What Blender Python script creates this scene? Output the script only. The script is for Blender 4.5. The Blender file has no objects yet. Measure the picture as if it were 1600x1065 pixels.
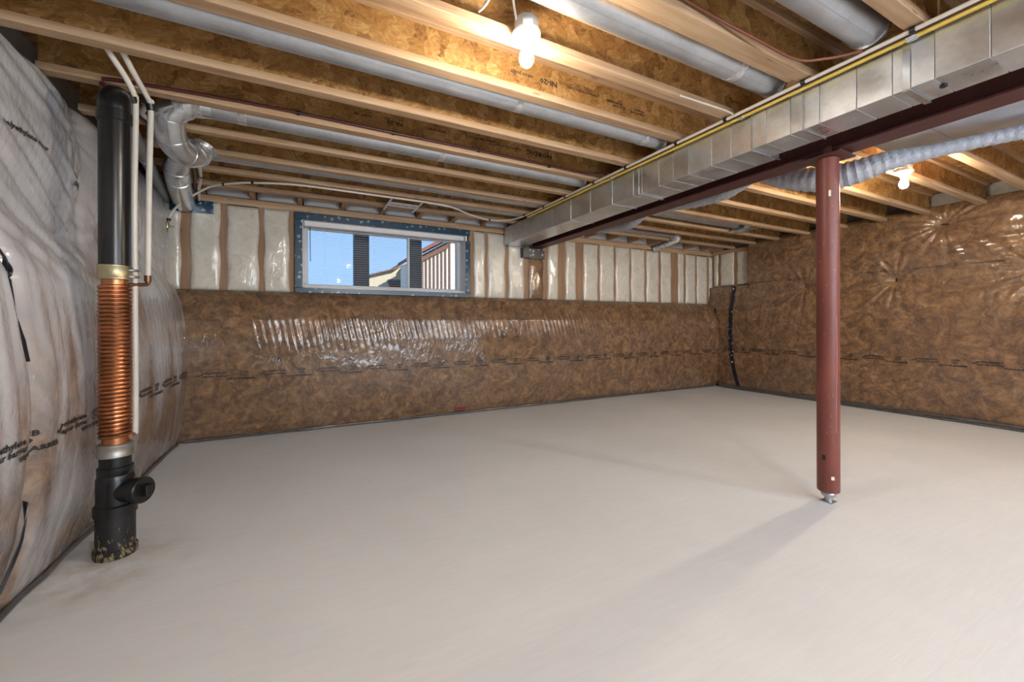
import bpy, bmesh, math, random
import numpy as np
from mathutils import Vector, Matrix

random.seed(7)
SC = bpy.context.scene
COL = SC.collection
PI = math.pi

# ------------------------------------------------------------------ camera, sky, sun, exposure
cam_d = bpy.data.cameras.new('camera')
cam = bpy.data.objects.new('camera', cam_d)
COL.objects.link(cam)
SC.camera = cam
cam_d.sensor_width = 36.0
cam_d.lens = 36.0 * 643.84 / 1600.0
cam_d.shift_y = -27.21 / 1600.0
cam_d.clip_start = 0.02
cam_d.clip_end = 300
cam.location = (0, 0, 1.0565)
cam.rotation_euler = (Matrix.Rotation(math.radians(-27.368), 3, 'Z') @ Matrix.Rotation(PI / 2, 3, 'X')
                      @ Matrix.Rotation(math.radians(-0.15), 3, 'Z')).to_euler()

world = bpy.data.worlds.new('sky')
SC.world = world
world.use_nodes = True
wn = world.node_tree.nodes
wl = world.node_tree.links
bg = wn['Background']
tcw = wn.new('ShaderNodeTexCoord')
sepw = wn.new('ShaderNodeSeparateXYZ')
rampw = wn.new('ShaderNodeValToRGB')
wl.new(tcw.outputs['Generated'], sepw.inputs[0])
wl.new(sepw.outputs['Z'], rampw.inputs[0])
rampw.color_ramp.elements[0].position = 0.0
rampw.color_ramp.elements[0].color = (0.40, 0.64, 0.98, 1)
rampw.color_ramp.elements[1].position = 0.55
rampw.color_ramp.elements[1].color = (0.24, 0.47, 0.93, 1)
wl.new(rampw.outputs[0], bg.inputs['Color'])
bg.inputs['Strength'].default_value = 0.37

sun_d = bpy.data.lights.new('sun', 'SUN')
sun_d.energy = 2.6
sun_d.angle = 0.009
sun_d.color = (1.0, 0.93, 0.82)
sun = bpy.data.objects.new('sun', sun_d)
COL.objects.link(sun)
sun.rotation_euler = Vector((-0.55, 0.65, -0.75)).to_track_quat('-Z', 'Y').to_euler()

# area light per opening: sky portal at the back, added fill at the rear
def opening_light(loc, sx, sz, power, aim, color=(0.80, 0.90, 1.0)):
    d = bpy.data.lights.new('window_daylight', 'AREA')
    d.shape = 'RECTANGLE'
    d.size = sx
    d.size_y = sz
    d.energy = power
    d.color = color
    o = bpy.data.objects.new('window_daylight', d)
    COL.objects.link(o)
    o.location = loc
    o.rotation_euler = Vector(aim).to_track_quat('-Z', 'Z').to_euler()
    return o

DAY_BACK = opening_light((0.92, 4.985, 1.78), 1.7, 0.70, 1, (0, -1, 0))
DAY_BACK.data.cycles.is_portal = True
FILL_REAR = opening_light((2.4, -3.24, 1.5), 3.3, 1.4, 42, (0, 1, -0.45), (0.80, 0.90, 1.0))  # added fill light behind the camera, tilted down to brighten the room
FILL_REAR.data.spread = math.radians(150)
BULB = 8200.0
BULB_COL = (1.0, 0.89, 0.74)

SC.view_settings.view_transform = 'Standard'
SC.view_settings.look = 'None'
SC.view_settings.exposure = 1.58
SC.view_settings.gamma = 1.0
SC.view_settings.use_curve_mapping = False

# ------------------------------------------------------------------ helpers
def tag(o, label=None, cat=None, group=None, kind=None):
    if label: o['label'] = label
    if cat: o['category'] = cat
    if group: o['group'] = group
    if kind: o['kind'] = kind
    return o

def empty(name, loc=(0, 0, 0), label=None, cat=None, group=None, kind=None):
    o = bpy.data.objects.new(name, None)
    o.empty_display_size = 0.05
    COL.objects.link(o)
    o.location = loc
    return tag(o, label, cat, group, kind)

def link(name, me, mat, parent=None):
    if mat and not me.materials:
        me.materials.append(mat)
    o = bpy.data.objects.new(name, me)
    COL.objects.link(o)
    if parent is not None:
        o.parent = parent
        p = parent
        off = Vector((0, 0, 0))
        while p is not None:
            off += p.location
            p = p.parent
        o.location = -off          # meshes are written in world coordinates
    return o

def local(name, me, mat, parent, loc=(0, 0, 0)):
    if mat and not me.materials:
        me.materials.append(mat)
    o = bpy.data.objects.new(name, me)
    COL.objects.link(o)
    o.parent = parent
    o.location = loc
    return o

class MB:
    def __init__(s):
        s.bm = bmesh.new()
    def box(s, lo, hi, bev=0.0):
        r = bmesh.ops.create_cube(s.bm, size=1.0)
        vs = r['verts']
        for v in vs:
            v.co = Vector([(lo[i] + hi[i]) / 2 + v.co[i] * (hi[i] - lo[i]) for i in range(3)])
        if bev > 0:
            es = list({e for v in vs for e in v.link_edges})
            bmesh.ops.bevel(s.bm, geom=es, offset=bev, segments=1, affect='EDGES')
        return s
    def obox(s, c, size, rot, bev=0.0):
        r = bmesh.ops.create_cube(s.bm, size=1.0)
        vs = r['verts']
        m = rot.to_matrix() if not isinstance(rot, Matrix) else rot
        for v in vs:
            v.co = Vector(c) + m @ Vector([v.co[i] * size[i] for i in range(3)])
        if bev > 0:
            es = list({e for v in vs for e in v.link_edges})
            bmesh.ops.bevel(s.bm, geom=es, offset=bev, segments=1, affect='EDGES')
        return s
    def tube(s, pts, rad, seg=12, cap=True):
        pts = [Vector(p) for p in pts]
        n = len(pts)
        if not hasattr(rad, '__len__'):
            rad = [rad] * n
        rings = []
        up = None
        for i in range(n):
            t = (pts[min(i + 1, n - 1)] - pts[max(i - 1, 0)]).normalized()
            if up is None:
                a = Vector((0, 0, 1)) if abs(t.z) < 0.9 else Vector((0, 1, 0))
                up = (a - t * a.dot(t)).normalized()
            else:
                up = (up - t * up.dot(t)).normalized()
            b = t.cross(up)
            rings.append([s.bm.verts.new(pts[i] + (up * math.cos(2 * PI * k / seg) + b * math.sin(2 * PI * k / seg)) * rad[i])
                          for k in range(seg)])
        for i in range(n - 1):
            for k in range(seg):
                f = s.bm.faces.new((rings[i][k], rings[i + 1][k], rings[i + 1][(k + 1) % seg], rings[i][(k + 1) % seg]))
                f.smooth = True
        if cap:
            s.bm.faces.new(rings[0])
            s.bm.faces.new(list(reversed(rings[-1])))
        return s
    def lathe(s, c, prof, seg=32, axis=(0, 0, 1), cap=True):
        ax = Vector(axis).normalized()
        a = Vector((1, 0, 0)) if abs(ax.x) < 0.9 else Vector((0, 1, 0))
        u = (a - ax * a.dot(ax)).normalized()
        v = ax.cross(u)
        rings = []
        for r, h in prof:
            rings.append([s.bm.verts.new(Vector(c) + ax * h + (u * math.cos(2 * PI * k / seg) + v * math.sin(2 * PI * k / seg)) * max(r, 1e-4))
                          for k in range(seg)])
        for i in range(len(rings) - 1):
            for k in range(seg):
                f = s.bm.faces.new((rings[i][k], rings[i][(k + 1) % seg], rings[i + 1][(k + 1) % seg], rings[i + 1][k]))
                f.smooth = True
        if cap:
            s.bm.faces.new(list(reversed(rings[0])))
            s.bm.faces.new(rings[-1])
        return s
    def prism(s, poly, axis, lo, hi):
        def P(p, h):
            if axis == 1: return Vector((p[0], h, p[1]))
            if axis == 0: return Vector((h, p[0], p[1]))
            return Vector((p[0], p[1], h))
        a = [s.bm.verts.new(P(p, lo)) for p in poly]
        b = [s.bm.verts.new(P(p, hi)) for p in poly]
        n = len(poly)
        s.bm.faces.new(a)
        s.bm.faces.new(list(reversed(b)))
        for i in range(n):
            s.bm.faces.new((a[i], b[i], b[(i + 1) % n], a[(i + 1) % n]))
        return s
    def mesh(s, name='mesh', sharp=40):
        bmesh.ops.recalc_face_normals(s.bm, faces=s.bm.faces[:])
        for e in s.bm.edges:
            if len(e.link_faces) == 2 and e.calc_face_angle(0) > math.radians(sharp):
                e.smooth = False
        me = bpy.data.meshes.new(name)
        s.bm.to_mesh(me)
        s.bm.free()
        return me
    def build(s, name, mat, parent=None):
        return link(name, s.mesh(name), mat, parent)

def spline(pts, n=8):
    pts = [Vector(p) for p in pts]
    out = []
    for i in range(len(pts) - 1):
        p0 = pts[max(i - 1, 0)]; p1 = pts[i]; p2 = pts[i + 1]; p3 = pts[min(i + 2, len(pts) - 1)]
        for k in range(n):
            t = k / n
            out.append(0.5 * ((2 * p1) + (p2 - p0) * t + (2 * p0 - 5 * p1 + 4 * p2 - p3) * t * t + (3 * p1 - p0 - 3 * p2 + p3) * t ** 3))
    out.append(pts[-1])
    return out

def lerp_list(v, n):
    out = []
    for i in range(len(v) - 1):
        for k in range(n):
            out.append(v[i] + (v[i + 1] - v[i]) * k / n)
    out.append(v[-1])
    return out

# ------------------------------------------------------------------ materials
def new_mat(name):
    m = bpy.data.materials.new(name)
    m.use_nodes = True
    nt = m.node_tree
    b = nt.nodes['Principled BSDF']
    return m, nt, b

def N(nt, t, **kw):
    n = nt.nodes.new(t)
    for k, v in kw.items():
        if k in n.inputs.keys():
            n.inputs[k].default_value = v
        else:
            setattr(n, k, v)
    return n

def ramp(nt, src, stops, interp='LINEAR'):
    r = nt.nodes.new('ShaderNodeValToRGB')
    r.color_ramp.interpolation = interp
    e = r.color_ramp.elements
    while len(e) < len(stops):
        e.new(0.5)
    for i, (p, c) in enumerate(stops):
        e[i].position = p
        e[i].color = (c[0], c[1], c[2], 1) if hasattr(c, '__len__') else (c, c, c, 1)
    nt.links.new(src, r.inputs[0])
    return r.outputs[0]

def mix(nt, fac, a, b, mode='MIX'):
    m = nt.nodes.new('ShaderNodeMix')
    m.data_type = 'RGBA'
    m.blend_type = mode
    for s, v in ((0, fac), (6, a), (7, b)):
        if hasattr(v, 'is_linked'):
            nt.links.new(v, m.inputs[s])
        elif hasattr(v, '__len__'):
            m.inputs[s].default_value = (v[0], v[1], v[2], 1)
        else:
            m.inputs[s].default_value = v
    return m.outputs[2]

def math_n(nt, op, a, b=None):
    m = nt.nodes.new('ShaderNodeMath')
    m.operation = op
    for i, v in enumerate((a, b)):
        if v is None: continue
        if hasattr(v, 'is_linked'): nt.links.new(v, m.inputs[i])
        else: m.inputs[i].default_value = v
    return m.outputs[0]

def coords(nt, scale=(1, 1, 1), rnd=True, rot=(0, 0, 0), kind='Object'):
    tc = nt.nodes.new('ShaderNodeTexCoord')
    mp = nt.nodes.new('ShaderNodeMapping')
    mp.inputs['Scale'].default_value = scale
    mp.inputs['Rotation'].default_value = rot
    src = tc.outputs[kind]
    if rnd:
        oi = nt.nodes.new('ShaderNodeObjectInfo')
        va = nt.nodes.new('ShaderNodeVectorMath')
        va.operation = 'MULTIPLY_ADD'
        va.inputs[1].default_value = (17.0, 9.0, 23.0)
        nt.links.new(oi.outputs['Random'], va.inputs[0])
        nt.links.new(src, va.inputs[2])
        src = va.outputs[0]
    nt.links.new(src, mp.inputs['Vector'])
    return mp.outputs[0]

def noise(nt, vec, scale, detail=4, rough=0.55, dist=0.0):
    n = nt.nodes.new('ShaderNodeTexNoise')
    n.inputs['Scale'].default_value = scale
    n.inputs['Detail'].default_value = detail
    n.inputs['Roughness'].default_value = rough
    n.inputs['Distortion'].default_value = dist
    nt.links.new(vec, n.inputs['Vector'])
    return n.outputs['Fac']

def voro(nt, vec, scale, out='Color', feature='F1', rand=1.0):
    n = nt.nodes.new('ShaderNodeTexVoronoi')
    n.feature = feature
    n.inputs['Scale'].default_value = scale
    n.inputs['Randomness'].default_value = rand
    nt.links.new(vec, n.inputs['Vector'])
    return n.outputs[out]

def bump(nt, h, strength, dist, target, prev=None):
    b = nt.nodes.new('ShaderNodeBump')
    b.inputs['Strength'].default_value = strength
    b.inputs['Distance'].default_value = dist
    nt.links.new(h, b.inputs['Height'])
    if prev is not None:
        nt.links.new(prev, b.inputs['Normal'])
    if target is not None:
        nt.links.new(b.outputs[0], target)
    return b.outputs[0]

def plain(name, col, rough=0.5, metal=0.0, spec=0.5, var=0.0, coat=0.0):
    m, nt, b = new_mat(name)
    b.inputs['Roughness'].default_value = rough
    b.inputs['Metallic'].default_value = metal
    b.inputs['Specular IOR Level'].default_value = spec
    b.inputs['Coat Weight'].default_value = coat
    if var > 0:
        v = coords(nt)
        f = noise(nt, v, 14, 5)
        c = ramp(nt, f, [(0.3, [x * (1 - var) for x in col]), (0.7, [min(1, x * (1 + var)) for x in col])])
        nt.links.new(c, b.inputs['Base Color'])
        bump(nt, noise(nt, v, 60, 3), 0.15, 0.002, b.inputs['Normal'])
    else:
        b.inputs['Base Color'].default_value = (*col, 1)
    return m

M = {}

def osb():
    """oriented strand board: overlapping wood strands lying at mixed angles"""
    m, nt, b = new_mat('osb')
    v = coords(nt, (1, 1, 1))
    wob = nt.nodes.new('ShaderNodeTexNoise')
    wob.inputs['Scale'].default_value = 14
    wob.inputs['Detail'].default_value = 4
    nt.links.new(v, wob.inputs['Vector'])
    va = nt.nodes.new('ShaderNodeVectorMath'); va.operation = 'MULTIPLY_ADD'
    va.inputs[1].default_value = (0.07, 0.07, 0.07)
    nt.links.new(wob.outputs['Color'], va.inputs[0]); nt.links.new(v, va.inputs[2])
    cell = voro(nt, va.outputs[0], 17.0)
    sc_ = nt.nodes.new('ShaderNodeSeparateColor'); nt.links.new(cell, sc_.inputs[0])
    strands = []
    for ang in (0.35, -0.7, 1.25):
        mp = nt.nodes.new('ShaderNodeMapping')
        mp.inputs['Rotation'].default_value = (0.0, ang, ang * 0.8)
        nt.links.new(v, mp.inputs['Vector'])
        mq = nt.nodes.new('ShaderNodeMapping')
        mq.inputs['Scale'].default_value = (9, 60, 75)
        nt.links.new(mp.outputs[0], mq.inputs['Vector'])
        strands.append(noise(nt, mq.outputs[0], 1.0, 4, 0.6))
    s1 = ramp(nt, sc_.outputs[0], [(0.34, 0.0), (0.36, 1.0)])
    s2 = ramp(nt, sc_.outputs[0], [(0.67, 0.0), (0.69, 1.0)])
    g = mix(nt, s2, mix(nt, s1, strands[0], strands[1]), strands[2])
    f = math_n(nt, 'ADD', math_n(nt, 'MULTIPLY', g, 0.72), math_n(nt, 'MULTIPLY', sc_.outputs[1], 0.28))
    c = ramp(nt, f, [(0.26, (0.15, 0.062, 0.018)), (0.42, (0.30, 0.150, 0.043)), (0.56, (0.39, 0.210, 0.066)), (0.74, (0.54, 0.345, 0.15))])
    nt.links.new(c, b.inputs['Base Color'])
    b.inputs['Roughness'].default_value = 0.6
    bump(nt, f, 0.5, 0.003, b.inputs['Normal'])
    return m

def lumber(name, base, dark, axis=0):
    m, nt, b = new_mat(name)
    sc = [30, 30, 30]
    sc[axis] = 1.6
    v = coords(nt, sc)
    g = noise(nt, v, 1.0, 6, 0.65, 0.6)
    g2 = noise(nt, coords(nt, (2.2, 2.2, 2.2)), 1.5, 3)
    c = ramp(nt, g, [(0.3, dark), (0.62, base)])
    c = mix(nt, math_n(nt, 'MULTIPLY', g2, 0.35), c, [x * 0.6 for x in dark], 'MIX')
    kn = voro(nt, coords(nt, tuple(3.0 if i == axis else 14 for i in range(3))), 1.0, 'Distance')
    k = ramp(nt, kn, [(0.0, 1.0), (0.06, 0.8), (0.10, 0.0)])
    c = mix(nt, math_n(nt, 'MULTIPLY', k, 0.6), c, (0.12, 0.05, 0.025))
    nt.links.new(c, b.inputs['Base Color'])
    b.inputs['Roughness'].default_value = 0.65
    bump(nt, g, 0.25, 0.002, b.inputs['Normal'])
    return m

def galv(name, rough=0.36, tint=(0.62, 0.66, 0.70), stretch=(10, 10, 10), bs=0.08):
    m, nt, b = new_mat(name)
    v = coords(nt, stretch)
    vo = voro(nt, v, 6.0)
    s = nt.nodes.new('ShaderNodeSeparateColor'); nt.links.new(vo, s.inputs[0])
    n = noise(nt, coords(nt, (3, 3, 3)), 2.0, 4)
    f = math_n(nt, 'ADD', math_n(nt, 'MULTIPLY', s.outputs[0], 0.10), math_n(nt, 'MULTIPLY', n, 0.85))
    nt.links.new(ramp(nt, f, [(0.25, [x * 0.8 for x in tint]), (0.75, [min(1, x * 1.15) for x in tint])]), b.inputs['Base Color'])
    b.inputs['Metallic'].default_value = 0.92
    nt.links.new(ramp(nt, f, [(0.2, rough * 0.75), (0.8, rough * 1.35)]), b.inputs['Roughness'])
    bump(nt, noise(nt, coords(nt, (1, 1, 1)), 5.0, 2), bs, 0.006, b.inputs['Normal'])
    return m

def film(name, kind):
    """fibreglass wool seen through clear polyethylene film"""
    m, nt, b = new_mat(name)
    v = coords(nt, (1, 1, 1), rnd=False)
    wob = nt.nodes.new('ShaderNodeTexNoise'); wob.inputs['Scale'].default_value = 3.0; wob.inputs['Detail'].default_value = 5
    nt.links.new(v, wob.inputs['Vector'])
    va = nt.nodes.new('ShaderNodeVectorMath'); va.operation = 'MULTIPLY_ADD'; va.inputs[1].default_value = (0.22, 0.22, 0.22)
    nt.links.new(wob.outputs['Color'], va.inputs[0]); nt.links.new(v, va.inputs[2])
    w = va.outputs[0]
    swirl = noise(nt, w, 8.5, 8, 0.66, 0.9)
    fine = noise(nt, w, 22.0, 6, 0.7, 0.8)
    big = noise(nt, v, 1.7, 3)
    f = math_n(nt, 'ADD', math_n(nt, 'MULTIPLY', swirl, 0.62), math_n(nt, 'MULTIPLY', fine, 0.38))
    if kind == 'white':
        c = ramp(nt, f, [(0.3, (0.40, 0.32, 0.21)), (0.42, (0.57, 0.52, 0.43)), (0.62, (0.68, 0.645, 0.57))])
    else:
        c = ramp(nt, f, [(0.32, (0.032, 0.015, 0.007)), (0.44, (0.115, 0.058, 0.025)), (0.53, (0.205, 0.108, 0.046)), (0.66, (0.36, 0.205, 0.092))])
        c = mix(nt, ramp(nt, big, [(0.4, 0.0), (0.7, 0.3)]), c, (0.165, 0.108, 0.078))
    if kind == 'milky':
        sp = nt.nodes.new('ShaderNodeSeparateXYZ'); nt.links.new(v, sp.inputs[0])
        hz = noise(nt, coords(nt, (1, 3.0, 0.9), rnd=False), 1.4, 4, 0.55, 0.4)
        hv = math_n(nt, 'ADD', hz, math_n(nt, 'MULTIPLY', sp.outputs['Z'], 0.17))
        c = mix(nt, ramp(nt, hv, [(0.50, 0.10), (0.68, 0.70), (0.90, 0.90)]), c, (0.55, 0.56, 0.59))  # reflected window sheen painted into the base colour, stronger towards the top
    nt.links.new(c, b.inputs['Base Color'])
    b.inputs['Roughness'].default_value = 0.75
    b.inputs['Coat Weight'].default_value = 1.0
    b.inputs['Coat Roughness'].default_value = 0.09 if kind == 'milky' else 0.13
    b.inputs['Coat IOR'].default_value = 1.75 if kind == 'milky' else 1.55
    wr0 = coords(nt, (1.0, 1.0, 1.0), rnd=False, rot=(0.28, -0.28, 0))
    wr = nt.nodes.new('ShaderNodeMapping'); wr.inputs['Scale'].default_value = (34.0, 34.0, 5.0)
    nt.links.new(wr0, wr.inputs['Vector'])
    h1 = noise(nt, wr.outputs[0], 1.0, 3, 0.55, 0.3)
    h2 = noise(nt, v, 13.0 if kind == 'milky' else 6.0, 3, 0.5, 0.5)
    gate = ramp(nt, noise(nt, v, 2.3, 2), [(0.42, 0.15), (0.62, 1.0)])
    n1 = bump(nt, math_n(nt, 'MULTIPLY', h1, gate), 0.9 if kind == 'milky' else 0.55, 0.012, None)
    bump(nt, h2, 0.5 if kind == 'milky' else 0.35, 0.02, b.inputs['Coat Normal'], n1)
    bump(nt, f, 0.4, 0.01, b.inputs['Normal'])
    return m

def floor_mat():
    m, nt, b = new_mat('painted_concrete')
    v = coords(nt, (1, 1, 1), rnd=False)
    n1 = noise(nt, v, 0.9, 4, 0.6)
    st = noise(nt, coords(nt, (2.0, 22.0, 1), rnd=False, rot=(0, 0, 0.5)), 2.4, 6, 0.7, 0.6)
    f = math_n(nt, 'ADD', math_n(nt, 'MULTIPLY', n1, 0.6), math_n(nt, 'MULTIPLY', st, 0.4))
    c = ramp(nt, f, [(0.3, (0.655, 0.68, 0.70)), (0.7, (0.775, 0.80, 0.825))])
    sp = voro(nt, v, 3.2, 'Distance')
    k = ramp(nt, sp, [(0.0, 1.0), (0.012, 0.9), (0.022, 0.0)])
    c = mix(nt, math_n(nt, 'MULTIPLY', k, 0.6), c, (0.16, 0.13, 0.10))
    # mortar dust trodden around the drain stack
    dv = nt.nodes.new('ShaderNodeVectorMath'); dv.operation = 'DISTANCE'
    nt.links.new(coords(nt, (1, 1, 1), rnd=False), dv.inputs[0]); dv.inputs[1].default_value = (-0.80, 2.42, 0)
    near = ramp(nt, dv.outputs['Value'], [(0.05, 1.0), (0.42, 0.0)])
    du = math_n(nt, 'MULTIPLY', near, ramp(nt, noise(nt, v, 7.0, 5, 0.65), [(0.38, 0.0), (0.68, 0.75)]))
    c = mix(nt, du, c, (0.36, 0.29, 0.20))
    nt.links.new(c, b.inputs['Base Color'])
    b.inputs['Roughness'].default_value = 0.55
    b.inputs['Specular IOR Level'].default_value = 0.35
    bump(nt, st, 0.22, 0.004, b.inputs['Normal'])
    return m

def tape_mat(name, col, dots):
    m, nt, b = new_mat(name)
    v = coords(nt, (1, 1, 1), rnd=False)
    d = voro(nt, v, 14.0, 'Distance', rand=0.5)
    k = ramp(nt, d, [(0.0, 1.0), (0.22, 1.0), (0.26, 0.0)])
    br = noise(nt, v, 90, 2)
    k = math_n(nt, 'MULTIPLY', k, ramp(nt, br, [(0.45, 0.0), (0.55, 1.0)]))
    nt.links.new(mix(nt, k, col, dots), b.inputs['Base Color'])
    b.inputs['Roughness'].default_value = 0.3
    bump(nt, noise(nt, v, 30, 3), 0.3, 0.003, b.inputs['Normal'])
    return m

def painted_steel(name, col, wear, rough=0.45):
    m, nt, b = new_mat(name)
    v = coords(nt, (1, 1, 0.35))
    n1 = noise(nt, v, 9, 6, 0.65)
    n2 = noise(nt, coords(nt, (1, 1, 1)), 55, 4, 0.6)
    c = ramp(nt, n1, [(0.3, [x * 0.78 for x in col]), (0.7, [min(1, x * 1.18) for x in col])])
    k = ramp(nt, n2, [(0.66, 0.0), (0.70, 1.0)])
    nt.links.new(mix(nt, math_n(nt, 'MULTIPLY', k, 0.55), c, wear), b.inputs['Base Color'])
    b.inputs['Roughness'].default_value = rough
    bump(nt, n1, 0.15, 0.003, b.inputs['Normal'])
    return m

def foil(name, col, scale, strength, metal=0.9, rough=0.3):
    m, nt, b = new_mat(name)
    v = coords(nt, (1, 1, 1))
    n1 = noise(nt, v, scale, 5, 0.6, 0.5)
    nt.links.new(ramp(nt, n1, [(0.3, [x * 0.75 for x in col]), (0.7, col)]), b.inputs['Base Color'])
    b.inputs['Metallic'].default_value = metal
    b.inputs['Roughness'].default_value = rough
    bump(nt, n1, strength, 0.012, b.inputs['Normal'])
    return m

M['osb'] = osb()
M['lumber'] = lumber('lumber', (0.55, 0.385, 0.235), (0.37, 0.205, 0.105))
M['lumber_z'] = lumber('stud_lumber', (0.38, 0.235, 0.135), (0.26, 0.14, 0.075), axis=2)
M['lumber_y'] = lumber('plate_lumber', (0.48, 0.30, 0.17), (0.34, 0.18, 0.09), axis=1)
M['galv'] = galv('galvanised_sheet', 0.33, (0.70, 0.735, 0.77), bs=0.10)
M['galv_round'] = galv('galvanised_round', 0.40, (0.56, 0.59, 0.63), bs=0.02)
M['galv_bright'] = galv('galvanised_bright', 0.22, (0.74, 0.77, 0.80), bs=0.04)
M['brown_film'] = film('brown_wool_under_film', 'brown')
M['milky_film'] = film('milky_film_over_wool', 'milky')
M['white_film'] = film('white_wool_under_film', 'white')
M['floor'] = floor_mat()
M['concrete'] = plain('foundation_concrete', (0.30, 0.29, 0.28), 0.9, var=0.15)
M['ink'] = plain('black_print', (0.02, 0.018, 0.018), 0.5)
M['blue_tape'] = tape_mat('dark_blue_tape', (0.003, 0.034, 0.072), (0.30, 0.42, 0.48))
M['black_tape'] = tape_mat('black_tape', (0.008, 0.012, 0.022), (0.55, 0.57, 0.58))
M['white_vinyl'] = plain('white_vinyl', (0.72, 0.71, 0.71), 0.35, var=0.04)
M['white_plastic'] = plain('white_plastic', (0.62, 0.60, 0.57), 0.35)
M['pex'] = plain('white_pipe', (0.60, 0.56, 0.50), 0.35, var=0.05)
M['maroon_pipe'] = plain('maroon_pipe', (0.075, 0.013, 0.014), 0.35, var=0.1)
M['orange_pipe'] = plain('red_orange_pipe', (0.17, 0.045, 0.018), 0.35, var=0.1)
M['yellow_pipe'] = plain('yellow_pipe', (0.72, 0.52, 0.09), 0.4, var=0.06)
M['black_plastic'] = plain('black_plastic', (0.010, 0.010, 0.011), 0.32)
M['abs'] = plain('black_abs', (0.0075, 0.0075, 0.008), 0.28)
M['copper'] = plain('copper', (0.50, 0.215, 0.10), 0.34, 1.0, var=0.3)
M['copper_dark'] = plain('tarnished_copper', (0.20, 0.10, 0.06), 0.4, 0.9, var=0.2)
M['brass_band'] = galv('brass_band', 0.4, (0.50, 0.43, 0.28))
M['grey_band'] = galv('grey_band', 0.45, (0.42, 0.40, 0.36))
M['post_red'] = painted_steel('red_oxide_paint', (0.175, 0.046, 0.033), (0.42, 0.27, 0.22))
M['beam_red'] = painted_steel('dark_red_primer', (0.085, 0.026, 0.022), (0.16, 0.06, 0.05), 0.5)
M['steel_screw'] = plain('bare_steel', (0.45, 0.46, 0.48), 0.4, 0.9, var=0.15)
M['hem'] = plain('grey_film_hem', (0.085, 0.08, 0.078), 0.3, var=0.3, coat=0.5)
M['foil'] = foil('crinkled_foil', (0.80, 0.81, 0.83), 38, 1.0)
M['flex'] = foil('silver_film_sleeve', (0.46, 0.47, 0.52), 60, 0.55, 0.15, 0.38)
M['red_label'] = plain('red_label', (0.16, 0.008, 0.01), 0.5)
M['sticker'] = plain('pale_sticker', (0.75, 0.66, 0.45), 0.5)
M['dark_post'] = plain('dark_grey_post', (0.060, 0.068, 0.076), 0.6, var=0.15)
M['cream_siding'] = plain('cream_siding', (0.56, 0.51, 0.37), 0.7, var=0.05)
M['white_wrap'] = plain('white_house_wrap', (0.72, 0.69, 0.62), 0.6, var=0.06)
M['brown_wood'] = plain('brown_weathered_wood', (0.16, 0.085, 0.055), 0.8, var=0.2)
M['roof_brown'] = plain('red_brown_fascia', (0.23, 0.085, 0.065), 0.8, var=0.15)
M['grass'] = plain('dry_ground', (0.16, 0.14, 0.08), 0.95, var=0.3)

m, nt, b = new_mat('window_glass')
tr = N(nt, 'ShaderNodeBsdfTransparent')
gl = N(nt, 'ShaderNodeBsdfGlossy', Roughness=0.02)
fr = N(nt, 'ShaderNodeFresnel', IOR=1.12)
mx = N(nt, 'ShaderNodeMixShader')
nt.links.new(fr.outputs[0], mx.inputs[0]); nt.links.new(tr.outputs[0], mx.inputs[1]); nt.links.new(gl.outputs[0], mx.inputs[2])
nt.links.new(mx.outputs[0], nt.nodes['Material Output'].inputs['Surface'])
M['glass'] = m

m, nt, b = new_mat('lit_bulb')
b.inputs['Base Color'].default_value = (1, 0.95, 0.88, 1)
b.inputs['Emission Color'].default_value = (*BULB_COL, 1)
b.inputs['Emission Strength'].default_value = BULB / 30.0
M['bulb'] = m
m, nt, b = new_mat('lit_strong_bulb')  # for the added fill lamps behind the camera only
b.inputs['Base Color'].default_value = (1, 0.95, 0.88, 1)
b.inputs['Emission Color'].default_value = (1.0, 0.96, 0.93, 1)
b.inputs['Emission Strength'].default_value = BULB * 2.7 / 30.0
M['bulb_strong'] = m
m, nt, b = new_mat('lit_warm_bulb')
b.inputs['Base Color'].default_value = (1, 0.95, 0.88, 1)
b.inputs['Emission Color'].default_value = (1.0, 0.84, 0.62, 1)
b.inputs['Emission Strength'].default_value = BULB * 1.8 / 30.0
M['bulb_warm'] = m

# ------------------------------------------------------------------ floor, ceiling, walls
XL, XR, YB, YF = -1.22, 6.42, 4.98, -3.3
ZJ, HJ = 2.265, 0.241
ZS = ZJ + HJ                      # underside of the subfloor

fm = MB().box((XL, YF, -0.12), (XR, YB, 0.0)).build('floor', M['floor'])
tag(fm, 'light grey painted concrete basement floor', 'floor', kind='structure')
cm = MB().box((XL, YF, ZS), (XR, YB, ZS + 0.02)).build('ceiling', M['osb'])
tag(cm, 'OSB subfloor above the joists', 'ceiling', kind='structure')
wl_ = MB().box((XL - 0.2, YF, -0.12), (XL, YB + 0.2, ZS + 0.02)).build('wall_left', M['concrete'])
tag(wl_, 'foundation wall behind the milky insulation blanket', 'wall', kind='structure')
wr_ = MB().box((XR, YF, -0.12), (XR + 0.2, YB + 0.2, ZS + 0.02)).build('wall_right', M['concrete'])
tag(wr_, 'foundation wall behind the brown insulation blanket with staples', 'wall', kind='structure')
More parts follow.
